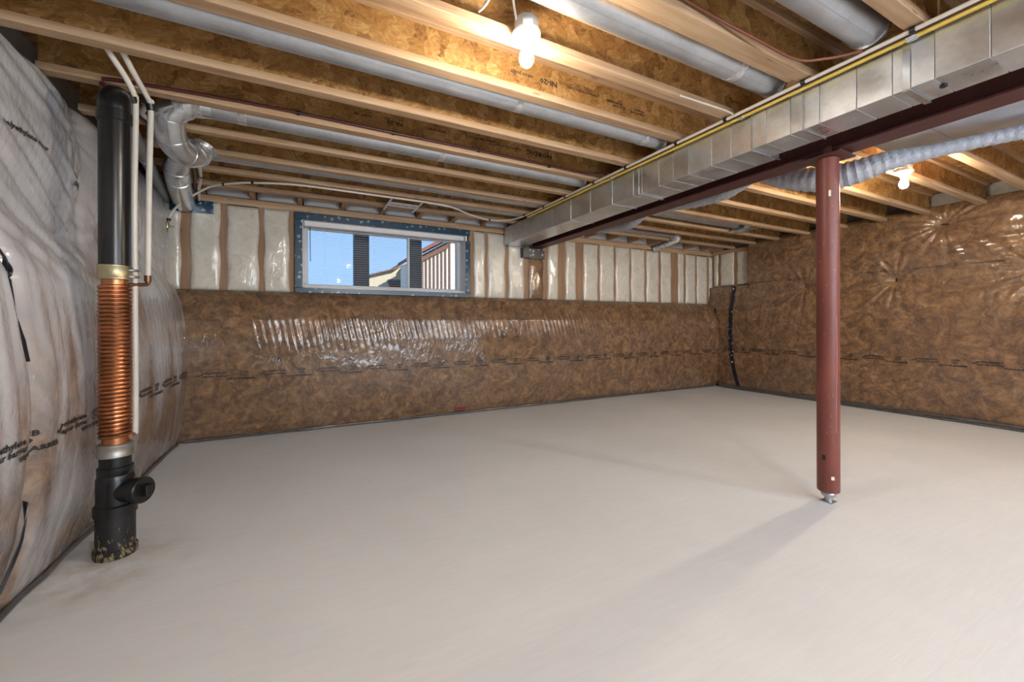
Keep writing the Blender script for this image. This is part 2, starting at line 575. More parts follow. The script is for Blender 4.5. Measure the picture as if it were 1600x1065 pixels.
# wall behind the camera; its wide window is added to brighten the room
wf = MB()
wf.box((XL - 0.2, YF - 0.2, -0.12), (0.7, YF, ZS + 0.02)).box((4.1, YF - 0.2, -0.12), (XR + 0.2, YF, ZS + 0.02))
wf.box((0.7, YF - 0.2, -0.12), (4.1, YF, 0.75)).box((0.7, YF - 0.2, 2.25), (4.1, YF, ZS + 0.02))
tag(wf.build('wall_front', M['concrete']), 'foundation wall with a wide window opening', 'wall', kind='structure')
w2 = empty('window_2', (2.4, YF - 0.1, 0.75), 'wide white framed window in the concrete wall', 'window', kind='structure')
for x in (0.7, 1.82, 2.95, 4.04):
    MB().box((x, YF - 0.13, 0.75), (x + 0.06, YF - 0.07, 2.25)).build('window_frame', M['white_vinyl'], w2)
for z in (0.75, 2.19):
    MB().box((0.7, YF - 0.13, z), (4.1, YF - 0.07, z + 0.06)).build('window_frame', M['white_vinyl'], w2)
MB().box((0.76, YF - 0.105, 0.81), (4.04, YF - 0.1, 2.19)).build('window_pane', M['glass'], w2)

# back wall: window opening, lower foundation, upper stud wall
WX0, WX1, WZ0, WZ1 = 0.03, 1.80, 1.42, 2.13
wb = MB()
wb.box((XL, 4.80, 0), (XR, YB, 1.36))
wb.box((XL, 4.80, 1.36), (WX0, YB, ZS)).box((WX1, 4.80, 1.36), (XR, YB, ZS))
wb.box((WX0, 4.80, 1.36), (WX1, YB, WZ0)).box((WX0, 4.80, WZ1), (WX1, YB, ZS))
wallb = wb.build('wall_back', M['concrete'])
tag(wallb, 'basement wall with studs and white batts above a brown insulation blanket', 'wall', kind='structure')

def cushion(lo, hi, face, axis, amp, seed, parent, mat, nu=14, nv=26):
    """a batt pressed between studs: front face bulges into the room (towards minus axis)"""
    rs = random.Random(seed)
    ph = [rs.uniform(0, 6.28) for _ in range(6)]
    bm = bmesh.new()
    grid = []
    for i in range(nu + 1):
        row = []
        for j in range(nv + 1):
            u, v = i / nu, j / nv
            e = (1 - (2 * u - 1) ** 6) * (1 - (2 * v - 1) ** 14)
            wv = 0.5 * math.sin(3 * v + ph[0] + 2 * u) + 0.35 * math.sin(9 * v + ph[1] - 4 * u) + 0.25 * math.sin(21 * v + 9 * u + ph[2])
            d = amp * e * (0.75 + 0.25 * wv)
            eu = lo[0] + (hi[0] - lo[0]) * u + 0.006 * math.sin(11 * v + ph[3]) * (1 if i in (0, nu) else 0)
            zz = lo[1] + (hi[1] - lo[1]) * v
            row.append(bm.verts.new((eu, face - d, zz) if axis == 1 else (face - d, eu, zz)))
        grid.append(row)
    back = face + 0.09
    for i in range(nu):
        for j in range(nv):
            f = bm.faces.new((grid[i][j], grid[i + 1][j], grid[i + 1][j + 1], grid[i][j + 1]))
            f.smooth = True
    c = [grid[0][0], grid[nu][0], grid[nu][nv], grid[0][nv]]
    bk = [bm.verts.new((v.co.x, back, v.co.z) if axis == 1 else (back, v.co.y, v.co.z)) for v in c]
    bm.faces.new(bk)
    for side, a, bb in (([grid[i][0] for i in range(nu + 1)], bk[0], bk[1]), ([grid[nu][j] for j in range(nv + 1)], bk[1], bk[2]),
                        ([grid[nu - i][nv] for i in range(nu + 1)], bk[2], bk[3]), ([grid[0][nv - j] for j in range(nv + 1)], bk[3], bk[0])):
        bm.faces.new(side + [bb, a])
    bmesh.ops.recalc_face_normals(bm, faces=bm.faces[:])
    me = bpy.data.meshes.new('batt')
    bm.to_mesh(me)
    bm.free()
    return link('batt', me, mat, parent)

FACE = 4.70
ZT = 2.195                                        # top of batts
batts = [(-1.17, -0.95), (-0.88, -0.655), (-0.60, -0.345), (-0.30, -0.085), (1.91, 2.055), (2.095, 2.335), (2.385, 2.61),
         (2.975, 3.14), (3.265, 3.435), (3.57, 3.825), (3.862, 4.125), (4.16, 4.43), (4.46, 4.735), (4.775, 5.035), (5.085, 5.31),
         (5.47, 5.60), (5.65, 5.88), (5.92, 6.17), (6.22, 6.30)]
for i, (a, c) in enumerate(batts):
    o = cushion((a, 1.37), (c, ZT - random.uniform(0, 0.015)), FACE, 1, 0.022, 30 + i, wallb, M['white_film'])
studs = [(a[1], b_[0]) for a, b_ in zip(batts[:-1], batts[1:]) if b_[0] - a[1] < 0.4 and not (a[1] > 2.6 and a[1] < 2.65)]
studs += [(-0.085, -0.035), (1.845, 1.91), (2.61, 2.68), (2.90, 2.975), (6.17, 6.22)]
done = set()
for a, c in studs:
    if (a, c) in done: continue
    done.add((a, c))
    MB().box((a - 0.004, FACE + 0.004, 1.36), (c + 0.004, FACE + 0.09, ZT + 0.0)).build('stud', M['lumber_z'], wallb)
# brown beam pocket filler between the studs under the steel beam
cushion((2.68, 1.37), (2.90, 1.92), FACE, 1, 0.012, 77, wallb, M['brown_film'])
MB().box((XL + 0.02, FACE - 0.005, ZT), (2.62, FACE + 0.09, ZT + 0.038)).build('top_plate', M['lumber'], wallb)
MB().box((2.96, FACE - 0.005, ZT), (XR - 0.02, FACE + 0.09, ZT + 0.038)).build('top_plate', M['lumber'], wallb)
MB().box((XL + 0.02, FACE + 0.02, ZT + 0.04), (2.62, FACE + 0.09, ZT + 0.07)).build('top_plate', M['lumber'], wallb)
MB().box((2.96, FACE + 0.02, ZT + 0.04), (XR - 0.02, FACE + 0.09, ZT + 0.07)).build('top_plate', M['lumber'], wallb)
# rim joist batts and blocking above the plate
rx = -1.15
k = 0
while rx < 6.2:
    x1 = min(rx + 0.40, 6.30)
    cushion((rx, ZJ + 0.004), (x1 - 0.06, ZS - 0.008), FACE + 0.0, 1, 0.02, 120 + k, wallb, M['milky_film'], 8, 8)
    MB().box((x1 - 0.056, 4.47, ZJ + 0.002), (x1 - 0.016, FACE + 0.08, ZJ + 0.09)).build('blocking', M['lumber_y'], wallb)
    rx = x1
    k += 1
# right wall: white batts in the far corner, above the blanket
RFACE = 6.30
for i, (a, c) in enumerate([(4.02, 4.245), (4.30, 4.54), (4.585, 4.66)]):
    cushion((a, 1.67), (c, 2.215), RFACE, 0, 0.022, 60 + i, wr_, M['white_film'])
for a, c in ((4.245, 4.30), (4.54, 4.585), (4.66, 4.69)):
    MB().box((RFACE + 0.004, a - 0.004, 1.66), (RFACE + 0.09, c + 0.004, 2.215)).build('stud', M['lumber_z'], wr_)
MB().box((RFACE - 0.005, 3.98, 2.215), (RFACE + 0.1, 4.69, 2.262)).build('top_plate', M['lumber_y'], wr_)

# ------------------------------------------------------------------ insulation blankets (bulging surfaces)
def smooth(a, b_, x):
    t = np.clip((x - a) / (b_ - a), 0, 1)
    return t * t * (3 - 2 * t)

def pinch(u, v, pu, pv, depth, r0, amp, n, rl, ph=0.0, ecc=1.0):
    du, dv = u - pu, (v - pv) * ecc
    r = np.sqrt(du ** 2 + dv ** 2) + 1e-6
    a = np.arctan2(dv, du)
    ray = np.cos(n * a + ph + 0.5 * np.sin(3 * a)) * 0.6 + np.cos((n * 1.6 // 1) * a + 2.1 * ph + 1) * 0.4
    return -depth * np.exp(-(r / r0) ** 1.2) + amp * ray * smooth(0.0, 0.2, r) * np.exp(-(r / rl) ** 1.6)

def lowfreq(u, v, s, seed):
    rs = np.random.RandomState(seed)
    out = np.zeros_like(u)
    for i in range(14):
        ang = rs.uniform(0, PI)
        fr = s * rs.uniform(0.5, 2.0)
        out += np.sin((u * math.cos(ang) + v * math.sin(ang)) * fr * 2 * PI + rs.uniform(0, 6.28)) / (fr / s + 0.4)
    return out / 6.0

def left_depth(y, z):
    zp = [0, .04, .15, .3, .5, .7, .9, 1.1, 1.25, 1.38, 1.48, 1.6, 1.75, 1.9, 2.05, 2.2, 2.258]
    xp = [-.972, -.945, -.915, -.885, -.868, -.862, -.868, -.885, -.905, -.945, -.985, -1.0, -.995, -1.0, -1.02, -1.055, -1.09]
    x = np.interp(z, zp, xp)
    x = x + 0.012 * lowfreq(y, z, 1.2, 3)
    # vertical seam valleys
    x -= 0.055 * np.exp(-((y - (2.13 + 0.05 * np.sin(2.2 * z))) / 0.045) ** 2) * (1 - smooth(1.35, 1.6, z))
    x -= 0.045 * np.exp(-((y - (3.02 + 0.10 * np.sin(3.5 * z))) / 0.10) ** 2) * smooth(1.25, 1.5, z)
    x -= 0.03 * np.exp(-((y - 2.86) / 0.09) ** 2) * (1 - smooth(1.2, 1.5, z)) * smooth(0.0, 0.3, z)
    # hanging folds below the shoulder
    win = smooth(0.45, 0.95, z) * (1 - smooth(1.25, 1.48, z)) * (1 - 0.8 * smooth(2.8, 3.2, y)) * (0.6 + 0.4 * np.sin(3.1 * y + 2 * z))
    x += 0.0050 * win * np.sin(2 * PI * (y * 11 + 0.35 * z + 0.25 * np.sin(5 * y))) + 0.0018 * win * np.sin(2 * PI * (y * 23 - 0.6 * z))
    # slanting tension folds on the upper part
    s = (z - 1.5) * 0.86 + (y - 2.4) * 0.5
    w2_ = smooth(1.2, 1.4, z) * (1 - smooth(1.75, 2.0, z)) * smooth(1.5, 1.9, y) * (1 - smooth(2.8, 3.1, y))
    x += 0.007 * w2_ * np.sin(2 * PI * s * 7.0) + 0.003 * w2_ * np.sin(2 * PI * s * 15 + 1)
    w3 = smooth(1.95, 2.05, z) * smooth(1.4, 1.9, y) * (1 - smooth(2.8, 3.0, y))
    s3 = (z - 2.1) * 0.8 + (y - 2.4) * 0.45
    x += 0.006 * w3 * np.sin(2 * PI * s3 * 8)
    for (py, pz, dp, r0, am, n, rl) in ((2.97, 2.12, .06, .08, .010, 13, .22), (3.22, 1.56, .06, .09, .008, 11, .22), (2.72, 1.47, .04, .08, .008, 9, .2),
                                        (3.9, 1.62, .04, .1, .007, 11, .25), (1.55, 1.55, .05, .1, .008, 11, .25)):
        x += pinch(y, z, py, pz, dp, r0, am, n, rl, py)
    return np.maximum(x, -1.19)

def back_depth(x, z):
    zp = [0, .03, .1, .3, .6, .9, 1.1, 1.2, 1.26, 1.32, 1.36, 1.375]
    yp = [4.60, 4.575, 4.545, 4.515, 4.495, 4.495, 4.515, 4.545, 4.575, 4.60, 4.645, 4.665]
    y = np.interp(z, zp, yp) - 0.010 * lowfreq(x, z, 1.0, 8)
    w = smooth(0.72, 1.0, z) * (1 - smooth(1.17, 1.26, z)) * smooth(-0.8, -0.3, x) * (1 - smooth(3.2, 4.0, x))
    am = 0.55 + 0.45 * np.sin(1.9 * x + 0.5)
    y -= w * am * (0.0042 * np.sin(2 * PI * (x * 16 + 3.5 * z + 0.35 * np.sin(4 * x))) + 0.0032 * np.sin(2 * PI * (x * 29 + 6 * z)))
    w = smooth(1.24, 1.3, z)
    y -= w * 0.004 * np.sin(2 * PI * (x * 8 + 2 * z))
    return y

RP = [(3.204, 1.562, .055, .09, .011, 15, .42, 0.3), (2.232, 1.558, .055, .09, .011, 16, .48, 1.3), (1.814, 2.123, .055, .09, .013, 15, .52, 2.2),
      (3.05, 2.16, .03, .08, .006, 13, .30, 0.9), (1.15, 1.56, .055, .09, .012, 15, .48, 2.9), (0.2, 1.57, .05, .09, .006, 13, .3, 0.1)]
def right_depth(y, z):
    zp = [0, .03, .08, .25, .5, .8, 1.1, 1.28, 1.38, 1.44, 1.56, 1.66, 1.72, 1.85, 2.0, 2.15, 2.25, 2.34]
    xp = [6.255, 6.235, 6.225, 6.195, 6.175, 6.17, 6.175, 6.185, 6.205, 6.215, 6.225, 6.215, 6.20, 6.185, 6.185, 6.195, 6.21, 6.25]
    x = np.interp(z, zp, xp) - 0.014 * lowfreq(y, z, 1.1, 21)
    for (py, pz, dp, r0, am, n, rl, ph) in RP:
        x -= pinch(y, z, py, pz, dp, r0, am, n, rl, ph, 1.25)
    w = smooth(0.9, 1.15, z) * (1 - smooth(1.32, 1.42, z))
    x -= w * (0.5 + 0.5 * np.sin(2.3 * y)) * (0.0022 * np.sin(2 * PI * (y * 14 + 2.2 * z + 0.4 * np.sin(3 * y))) + 0.0012 * np.sin(2 * PI * (y * 23 + 5 * z)))
    w = smooth(1.38, 1.45, z) * (1 - smooth(1.9, 2.0, z)) * (1 - smooth(1.5, 2.1, y))
    x -= 0.006 * w * np.sin(2 * PI * (z * 9 + 0.8 * y))
    return np.minimum(x, 6.40)

def sheet(name, fn, u0, u1, v0, v1, step, mk, mat, keep=None):
    nu = int((u1 - u0) / step)
    nv = int((v1 - v0) / step)
    U, V = np.meshgrid(np.linspace(u0, u1, nu + 1), np.linspace(v0, v1, nv + 1), indexing='ij')
    P = mk(U, V, fn(U, V)).reshape(-1, 3)
    I = np.arange((nu + 1) * (nv + 1)).reshape(nu + 1, nv + 1)
    F = np.stack([I[:-1, :-1], I[1:, :-1], I[1:, 1:], I[:-1, 1:]], -1)
    if keep is not None:
        F = F[keep((U[:-1, :-1] + U[1:, 1:]) / 2, (V[:-1, :-1] + V[1:, 1:]) / 2)]
    F = F.reshape(-1, 4)
    me = bpy.data.meshes.new(name)
    me.from_pydata(P.tolist(), [], F.tolist())
    me.polygons.foreach_set('use_smooth', [True] * len(me.polygons))
    me.update()
    return me

mkL = lambda u, v, d: np.stack([d, u, v], -1)
mkB = lambda u, v, d: np.stack([u, d, v], -1)

def thick(o, t):
    md = o.modifiers.new('thickness', 'SOLIDIFY')
    md.thickness = t
    md.offset = 0
    return o

bl_left = empty('insulation_blanket', (-0.97, 1.0, 0), 'milky plastic covered insulation blanket bulging behind the black and copper pipe', 'insulation')
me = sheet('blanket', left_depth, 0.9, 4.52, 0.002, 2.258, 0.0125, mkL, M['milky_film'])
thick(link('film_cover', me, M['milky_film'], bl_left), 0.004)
bl_back = empty('insulation_blanket', (2.5, 4.6, 0), 'brown fibreglass blanket under clear film on the wall below the window', 'insulation')
me = sheet('blanket', back_depth, -0.97, 6.24, 0.002, 1.375, 0.0125, mkB, M['brown_film'])
thick(link('film_cover', me, M['brown_film'], bl_back), 0.004)
bl_right = empty('insulation_blanket', (6.2, 1.0, 0), 'brown fibreglass blanket under clear film pinned with black staples behind the red post', 'insulation')
me = sheet('blanket', right_depth, 0.3, 4.68, 0.002, 2.34, 0.0125, mkL, M['brown_film'], keep=lambda u, v: ((u < 4.0) | (v < 1.655)) & ((u < 4.54) | (v > 1.30)))
thick(link('film_cover', me, M['brown_film'], bl_right), 0.004)

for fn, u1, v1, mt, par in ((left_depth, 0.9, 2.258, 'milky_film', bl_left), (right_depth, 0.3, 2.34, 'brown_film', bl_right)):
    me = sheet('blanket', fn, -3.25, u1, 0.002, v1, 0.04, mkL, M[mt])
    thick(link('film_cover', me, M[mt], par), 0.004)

# hems of the film rolled up along the floor
def hem(pts, r, parent):
    mb = MB()
    mb.tube(spline(pts, 3), r, 8)
    return mb.build('film_hem', M['hem'], parent)
rs = random.Random(5)
hem([(x, 4.572 + rs.uniform(-.008, .008), 0.016) for x in np.linspace(-0.9, 6.15, 46)], 0.013, bl_back)
hem([(6.215 + rs.uniform(-.008, .008), y, 0.03) for y in np.linspace(0.0, 4.5, 30)], 0.026, bl_right)
hem([(6.175 + rs.uniform(-.01, .01), y, 0.014) for y in np.linspace(0.0, 4.4, 30)], 0.012, bl_right)
hem([(-0.945 + rs.uniform(-.008, .008), y, 0.014) for y in np.linspace(0.2, 4.5, 30)], 0.012, bl_left)



# text meshes -------------------------------------------------------
_txt = {}
def text_mesh(s, size):
    key = (s, size)
    if key in _txt: return _txt[key]
    cu = bpy.data.curves.new('text', 'FONT')
    cu.body = s
    cu.size = size
    cu.resolution_u = 1
    cu.offset = size * 0.035
    cu.extrude = 0.0
    o = bpy.data.objects.new('text', cu)
    COL.objects.link(o)
    dg = bpy.context.evaluated_depsgraph_get()
    me = bpy.data.meshes.new_from_object(o.evaluated_get(dg))
    co = np.array([v.co[:] for v in me.vertices])
    fa = [list(p.vertices) for p in me.polygons]
    bpy.data.objects.remove(o)
    bpy.data.curves.remove(cu)
    bpy.data.meshes.remove(me)
    _txt[key] = (co, fa)
    return _txt[key]

def print_on(parent, runs, place):
    """runs: (text, size, u, v, du_sign); place(u,v)->xyz array"""
    V, F = [], []
    for s, size, u, v, sg in runs:
        co, fa = text_mesh(s, size)
        if len(co) == 0: continue
        base = sum(len(a) for a in V)
        V.append(place(u + sg * co[:, 0] * 1.25, v + co[:, 1]))
        F += [[i + base for i in f] for f in fa]
    me = bpy.data.meshes.new('print')
    me.from_pydata(np.concatenate(V).tolist(), [], F)
    me.update()
    return tag(link('printed_text', me, M['ink'], parent), kind='stuff')

def barrier_runs(u0, u1, v, sg, size=0.028):
    runs = []
    u = u0
    step = 0.47
    while (u < u1) if sg > 0 else (u > u1):
        runs += [('\u2713', size * 1.6, u, v - 0.01, sg), ('polyethylene', size, u + sg * 0.04, v + 0.012, sg), ('vapour barrier', size * .92, u + sg * 0.04, v - 0.016, sg),
                 ('CGSB', size * .85, u + sg * 0.315, v + 0.013, sg), ('C20', size * .95, u + sg * 0.32, v - 0.014, sg), ('VAPOUR BARRIER', size * .8, u + sg * 0.22, v - 0.045, sg)]
        u += sg * step
    return runs

print_on(bl_left, barrier_runs(1.35, 4.4, 0.625, 1, 0.034), lambda u, v: np.stack([left_depth(u, v) + 0.006, u, v], -1))
print_on(bl_back, barrier_runs(-0.80, 5.9, 0.60, 1), lambda u, v: np.stack([u, back_depth(u, v) - 0.006, v], -1))
print_on(bl_right, barrier_runs(4.42, 0.2, 0.635, -1), lambda u, v: np.stack([right_depth(u, v) - 0.006, u, v], -1))
print_on(bl_right, [('polyethylene vapour barrier', 0.02, 3.9 - i * 0.45, 1.665, -1) for i in range(8)], lambda u, v: np.stack([right_depth(u, v) - 0.006, u, v], -1))
print_on(bl_left, [('C20', 0.035, 2.83, 1.80, 1), ('BARRIER', 0.03, 2.83, 1.755, 1), ('polyethylene vapour', 0.03, 2.28, 1.83, 1)], lambda u, v: np.stack([left_depth(u, v) + 0.006, u, v], -1))

# tape strips laid on the film
def strip(name, fn, mk, pts, width, mat, parent, off, n=40):
    pts = np.array(pts, float)
    t = np.linspace(0, 1, n)
    tt = np.linspace(0, 1, len(pts))
    u = np.interp(t, tt, pts[:, 0]); v = np.interp(t, tt, pts[:, 1])
    V, F = [], []
    for i in range(n):
        for k_ in (-1, 0, 1):
            uu = np.array([u[i] + k_ * width / 2])
            vv = np.array([v[i]])
            V.append(mk(uu, vv, fn(uu, vv) + off)[0].tolist())
    for i in range(n - 1):
        for k_ in range(2):
            F.append([i * 3 + k_, i * 3 + k_ + 1, i * 3 + k_ + 4, i * 3 + k_ + 3])
    me = bpy.data.meshes.new(name)
    me.from_pydata(V, [], F)
    me.update()
    o = link(name, me, mat, parent)
    thick(o, 0.003)
    return o
strip('seam_tape', right_depth, mkL, [(4.235, 1.65), (4.262, 1.4), (4.275, 1.0), (4.27, 0.8), (4.25, .5), (4.215, 0.25), (4.17, 0.02)], 0.06, M['black_tape'], bl_right, -0.008)
strip('tape_scrap', right_depth, mkL, [(3.985, 1.655), (4.0, 1.62), (4.03, 1.60)], 0.025, M['black_tape'], bl_right, -0.008, 8)
strip('seam_tape', left_depth, mkL, [(1.98, 1.42), (2.06, 1.33), (2.13, 1.22), (2.17, 1.0), (2.175, 0.92)], 0.035, M['black_tape'], bl_left, 0.02)
strip('seam_tape', left_depth, mkL, [(2.12, 0.42), (2.06, 0.26), (1.98, 0.05)], 0.04, M['black_tape'], bl_left, 0.02)
for (py, pz, rot) in ((3.204, 1.562, 0), (2.232, 1.558, 0), (1.814, 2.123, 1), (1.15, 1.56, 0)):
    x = float(right_depth(np.array([py]), np.array([pz]))[0])
    if rot: MB().obox((x - 0.012, py, pz), (0.008, 0.085, 0.014), Matrix.Rotation(0.18, 3, 'X'), 0.002).build('staple', M['black_plastic'], bl_right)
    else: MB().obox((x - 0.012, py, pz), (0.008, 0.02, 0.065), Matrix.Rotation(-0.06, 3, 'X'), 0.002).build('staple', M['black_plastic'], bl_right)
MB().box((1.60, 4.546, 0.045), (1.735, 4.553, 0.085)).build('red_label', M['red_label'], bl_back)
MB().box((-1.02, 4.663, 2.08), (-0.70, 4.668, 2.192)).build('tape_patch', M['blue_tape'], wallb)
MB().box((2.55, 4.60, 1.905), (2.66, 4.69, 2.03)).box((2.62, 4.655, 1.905), (2.90, 4.668, 2.035)).build('tape_patch', M['black_tape'], wallb)

# ------------------------------------------------------------------ window in the back wall with blind
win = empty('window_1', (0.9, 4.75, 1.36), 'wide white basement window framed with dark blue tape', 'window', kind='structure')
for lo, hi in (((-0.035, 4.664, 2.115), (1.845, 4.676, 2.185)), ((-0.035, 4.664, 1.355), (1.85, 4.676, 1.425)),
               ((-0.035, 4.6635, 1.425), (0.035, 4.6755, 2.115)), ((1.79, 4.6635, 1.425), (1.85, 4.6755, 2.05))):
    MB().box(lo, hi, 0.003).build('tape_strip', M['blue_tape'], win)
for lo, hi in (((WX0, 4.68, WZ1 - 0.012), (WX1, YB, WZ1 + 0.012)), ((WX0, 4.68, WZ0 - 0.012), (WX1, YB, WZ0 + 0.012)),
               ((WX0 - 0.012, 4.68, WZ0), (WX0 + 0.012, YB, WZ1)), ((WX1 - 0.012, 4.68, WZ0), (WX1 + 0.012, YB, WZ1))):
    MB().box(lo, hi).build('reveal', M['white_vinyl'], win)
for lo, hi in (((WX0 + .012, 4.84, WZ1 - 0.07), (WX1 - .012, 4.92, WZ1 - 0.012)), ((WX0 + .012, 4.84, WZ0 + 0.012), (WX1 - .012, 4.92, WZ0 + 0.06)),
               ((WX0 + .012, 4.84, WZ0 + 0.06), (WX0 + 0.06, 4.92, WZ1 - 0.07)), ((WX1 - 0.06, 4.84, WZ0 + 0.06), (WX1 - .012, 4.92, WZ1 - 0.07))):
    MB().box(lo, hi, 0.006).build('frame', M['white_vinyl'], win)
MB().box((1.135, 4.85, WZ0 + 0.06), (1.16, 4.90, WZ1 - 0.07), 0.004).build('mullion', M['white_vinyl'], win)
MB().box((WX0 + 0.06, 4.872, WZ0 + 0.06), (1.135, 4.878, WZ1 - 0.07)).build('pane', M['glass'], win)
MB().box((1.16, 4.872, WZ0 + 0.06), (WX1 - 0.06, 4.878, WZ1 - 0.07)).build('pane', M['glass'], win)

blind = empty('venetian_blind', (0.92, 4.74, 1.44), 'white horizontal slat blind let down in the window', 'blind')
MB().box((0.05, 4.70, 2.06), (1.785, 4.765, 2.115), 0.006).build('headrail', M['white_vinyl'], blind)
MB().box((0.05, 4.72, 1.437), (1.785, 4.748, 1.452), 0.004).build('bottom_rail', M['white_vinyl'], blind)
slat = MB()
slat.obox((0, 0, 0), (1.73, 0.024, 0.0009), Matrix.Rotation(0.14, 3, 'X'))
slat_me = slat.mesh('slat')
slat_me.materials.append(M['white_vinyl'])
for i in range(24):
    local('slat', slat_me, None, blind, (0.0, -0.006, 0.028 + i * 0.0247))
for x in (0.24, 0.74, 1.27, 1.64):
    MB().box((x, 4.7195, 1.45), (x + 0.002, 4.7215, 2.06)).build('ladder_cord', M['white_vinyl'], blind)
MB().tube([(0.105, 4.705, 2.06), (0.108, 4.70, 1.70)], 0.004, 6).build('tilt_wand', M['dark_post'], blind)

# ------------------------------------------------------------------ outside
gr = MB().box((-40, 5.2, 0.9), (60, 90, 1.0)).build('ground', M['grass'])
tag(gr, 'dry ground outside the window', 'ground', kind='structure')
for i, (x, w) in enumerate(((0.687, 0.085), (1.349, 0.075))):
    p = empty('porch_post', (x, 5.38, 1.0), 'dark grey porch post outside the window, ' + ('clear against the sky' if i == 0 else 'in front of the stud framed house'), 'post', 'porch posts')
    MB().box((x - w, 5.30, 1.0), (x + w, 5.30 + 2 * w, 3.1), 0.006).build('shaft', M['dark_post'], p)
    MB().box((x - w - .015, 5.285, 1.0), (x + w + .015, 5.315 + 2 * w, 1.08), 0.004).build('foot', M['dark_post'], p)
fh = empty('unfinished_house', (3.7, 11.2, 1.0), 'house under construction with bare brown studs over white wrap', 'building')
MB().prism([(2.93, 1.0), (4.9, 1.0), (4.9, 4.05), (3.70, 3.36), (2.93, 2.90)], 1, 11.1, 13.5).build('wall', M['white_wrap'], fh)
for x, zt in ((3.0, 2.93), (3.1, 2.98), (3.21, 3.05), (3.32, 3.11), (3.43, 3.17), (3.54, 3.24), (3.65, 3.30), (3.77, 3.38)):
    MB().box((x - 0.022, 11.075, 1.0), (x + 0.022, 11.1, zt)).build('stud', M['brown_wood'], fh)
for x in (4.02, 4.06, 4.12):
    MB().box((x - 0.012, 11.02, 1.0), (x + 0.012, 11.1, 3.5)).build('trim_strip', M['dark_post'], fh)
MB().prism([(2.86, 2.93), (5.1, 4.22), (5.1, 4.38), (2.86, 3.02)], 1, 10.85, 13.6).build('roof', M['roof_brown'], fh)
MB().prism([(2.93, 2.72), (3.72, 3.18), (3.72, 3.34), (2.93, 2.90)], 1, 11.04, 11.1).build('rafter_band', M['brown_wood'], fh)
gh = empty('bungalow', (2.6, 14.5, 1.0), 'cream sided house with a low gable roof', 'building')
MB().prism([(1.95, 1.0), (3.4, 1.0), (3.4, 3.22), (2.87, 2.88), (1.95, 2.60)], 1, 14.2, 17).build('wall', M['cream_siding'], gh)
MB().prism([(1.9, 2.59), (2.87, 2.88), (3.09, 3.05), (3.5, 3.36), (3.5, 3.42), (3.07, 3.11), (2.85, 2.92), (1.9, 2.63)], 1, 14.1, 17.1).build('roof', M['brown_wood'], gh)
MB().box((2.66, 14.1, 2.40), (3.10, 14.2, 2.54)).build('porch_fascia', M['dark_post'], gh)
MB().box((2.70, 14.1, 1.0), (3.08, 14.19, 2.40)).build('brick_panel', M['orange_pipe'], gh)
MB().box((3.10, 14.0, 1.0), (3.25, 14.2, 2.98)).build('porch_column', M['roof_brown'], gh)

# ------------------------------------------------------------------ floor joists
FW, FH, WT = 0.064, 0.038, 0.0095
def joist_meshes(x0, x1):
    bf = MB().box((x0, -FW, 0), (x1, 0, FH), 0.002).mesh('bottom_flange')
    tf = MB().box((x0, -FW, HJ - FH), (x1, 0, HJ), 0.002).mesh('top_flange')
    we = MB().box((x0, -FW / 2 - WT / 2, FH), (x1, -FW / 2 + WT / 2, HJ - FH)).mesh('web')
    bf.materials.append(M['lumber']); tf.materials.append(M['lumber']); we.materials.append(M['osb'])
    return bf, tf, we
JL = joist_meshes(-1.10, 2.775)
JR = joist_meshes(2.785, 6.30)
ordinal = ['first', 'second', 'third', 'fourth', 'fifth', 'sixth', 'seventh', 'eighth', 'ninth', 'tenth', 'eleventh']
left_y = [4.43, 4.01, 3.62, 3.24, 2.815, 2.43, 1.955, 1.60, 1.18, 0.77, 0.36]
right_y = [4.34, 3.95, 3.60, 3.20, 2.765, 2.365, 1.985, 1.565, 1.20, 0.79, 0.38]
joists = {}
for side, ys, ms in (('L', left_y, JL), ('R', right_y, JR)):
    for i, y in enumerate(ys):
        dz = -0.012 if (side == 'L' and i == 6) else 0.0
        where = 'on the yellow pipe side of the beam' if side == 'L' else 'on the sleeve duct side of the beam'
        j = empty('floor_joist', (0, y, ZJ + 0.0), 'wooden I-joist, %s from the window wall, %s' % (ordinal[i], where), 'joist',
                  'joists ' + where)
        for nm, me in zip(('bottom_flange', 'top_flange', 'web'), ms):
            local(nm, me, None, j)
        joists[(side, i)] = j
MB().box((-0.9, 1.182, ZJ + 0.006), (2.2, 1.212, ZJ + 0.05), 0.002).build('nailer_strip', M['lumber'], joists[('L', 8)])

def web_print(j, y, runs):
    place = lambda u, v: np.stack([u, np.full_like(u, y), v], -1)
    V, F = [], []
    for s, size, x, z in runs:
        co, fa = text_mesh(s, size)
        base = sum(len(a) for a in V)
        V.append(place(x - co[:, 0] * 1.2, z - co[:, 1]))
        F += [[i + base for i in f] for f in fa]
    me = bpy.data.meshes.new('print'); me.from_pydata(np.concatenate(V).tolist(), [], F); me.update()
    tag(link('printed_text', me, M['ink'], j), kind='stuff')
yw5 = 2.815 - FW / 2 - WT / 2 - 0.0015
web_print(joists[('L', 4)], yw5, [('NORDIC', 0.050, 1.80, 2.400), ('NORDIC STRUCTURES', 0.018, 1.52, 2.395), ('ENGINEERED WOOD', 0.018, 1.30, 2.410), ('NI-20', 0.018, 1.30, 2.388),
                                   ('NI-20 JOIST', 0.022, 0.92, 2.405), ('NI-20', 0.036, 0.62, 2.395), ('JOIST  NI', 0.022, 0.42, 2.40)])
yw7 = 1.955 - FW / 2 - WT / 2 - 0.0015
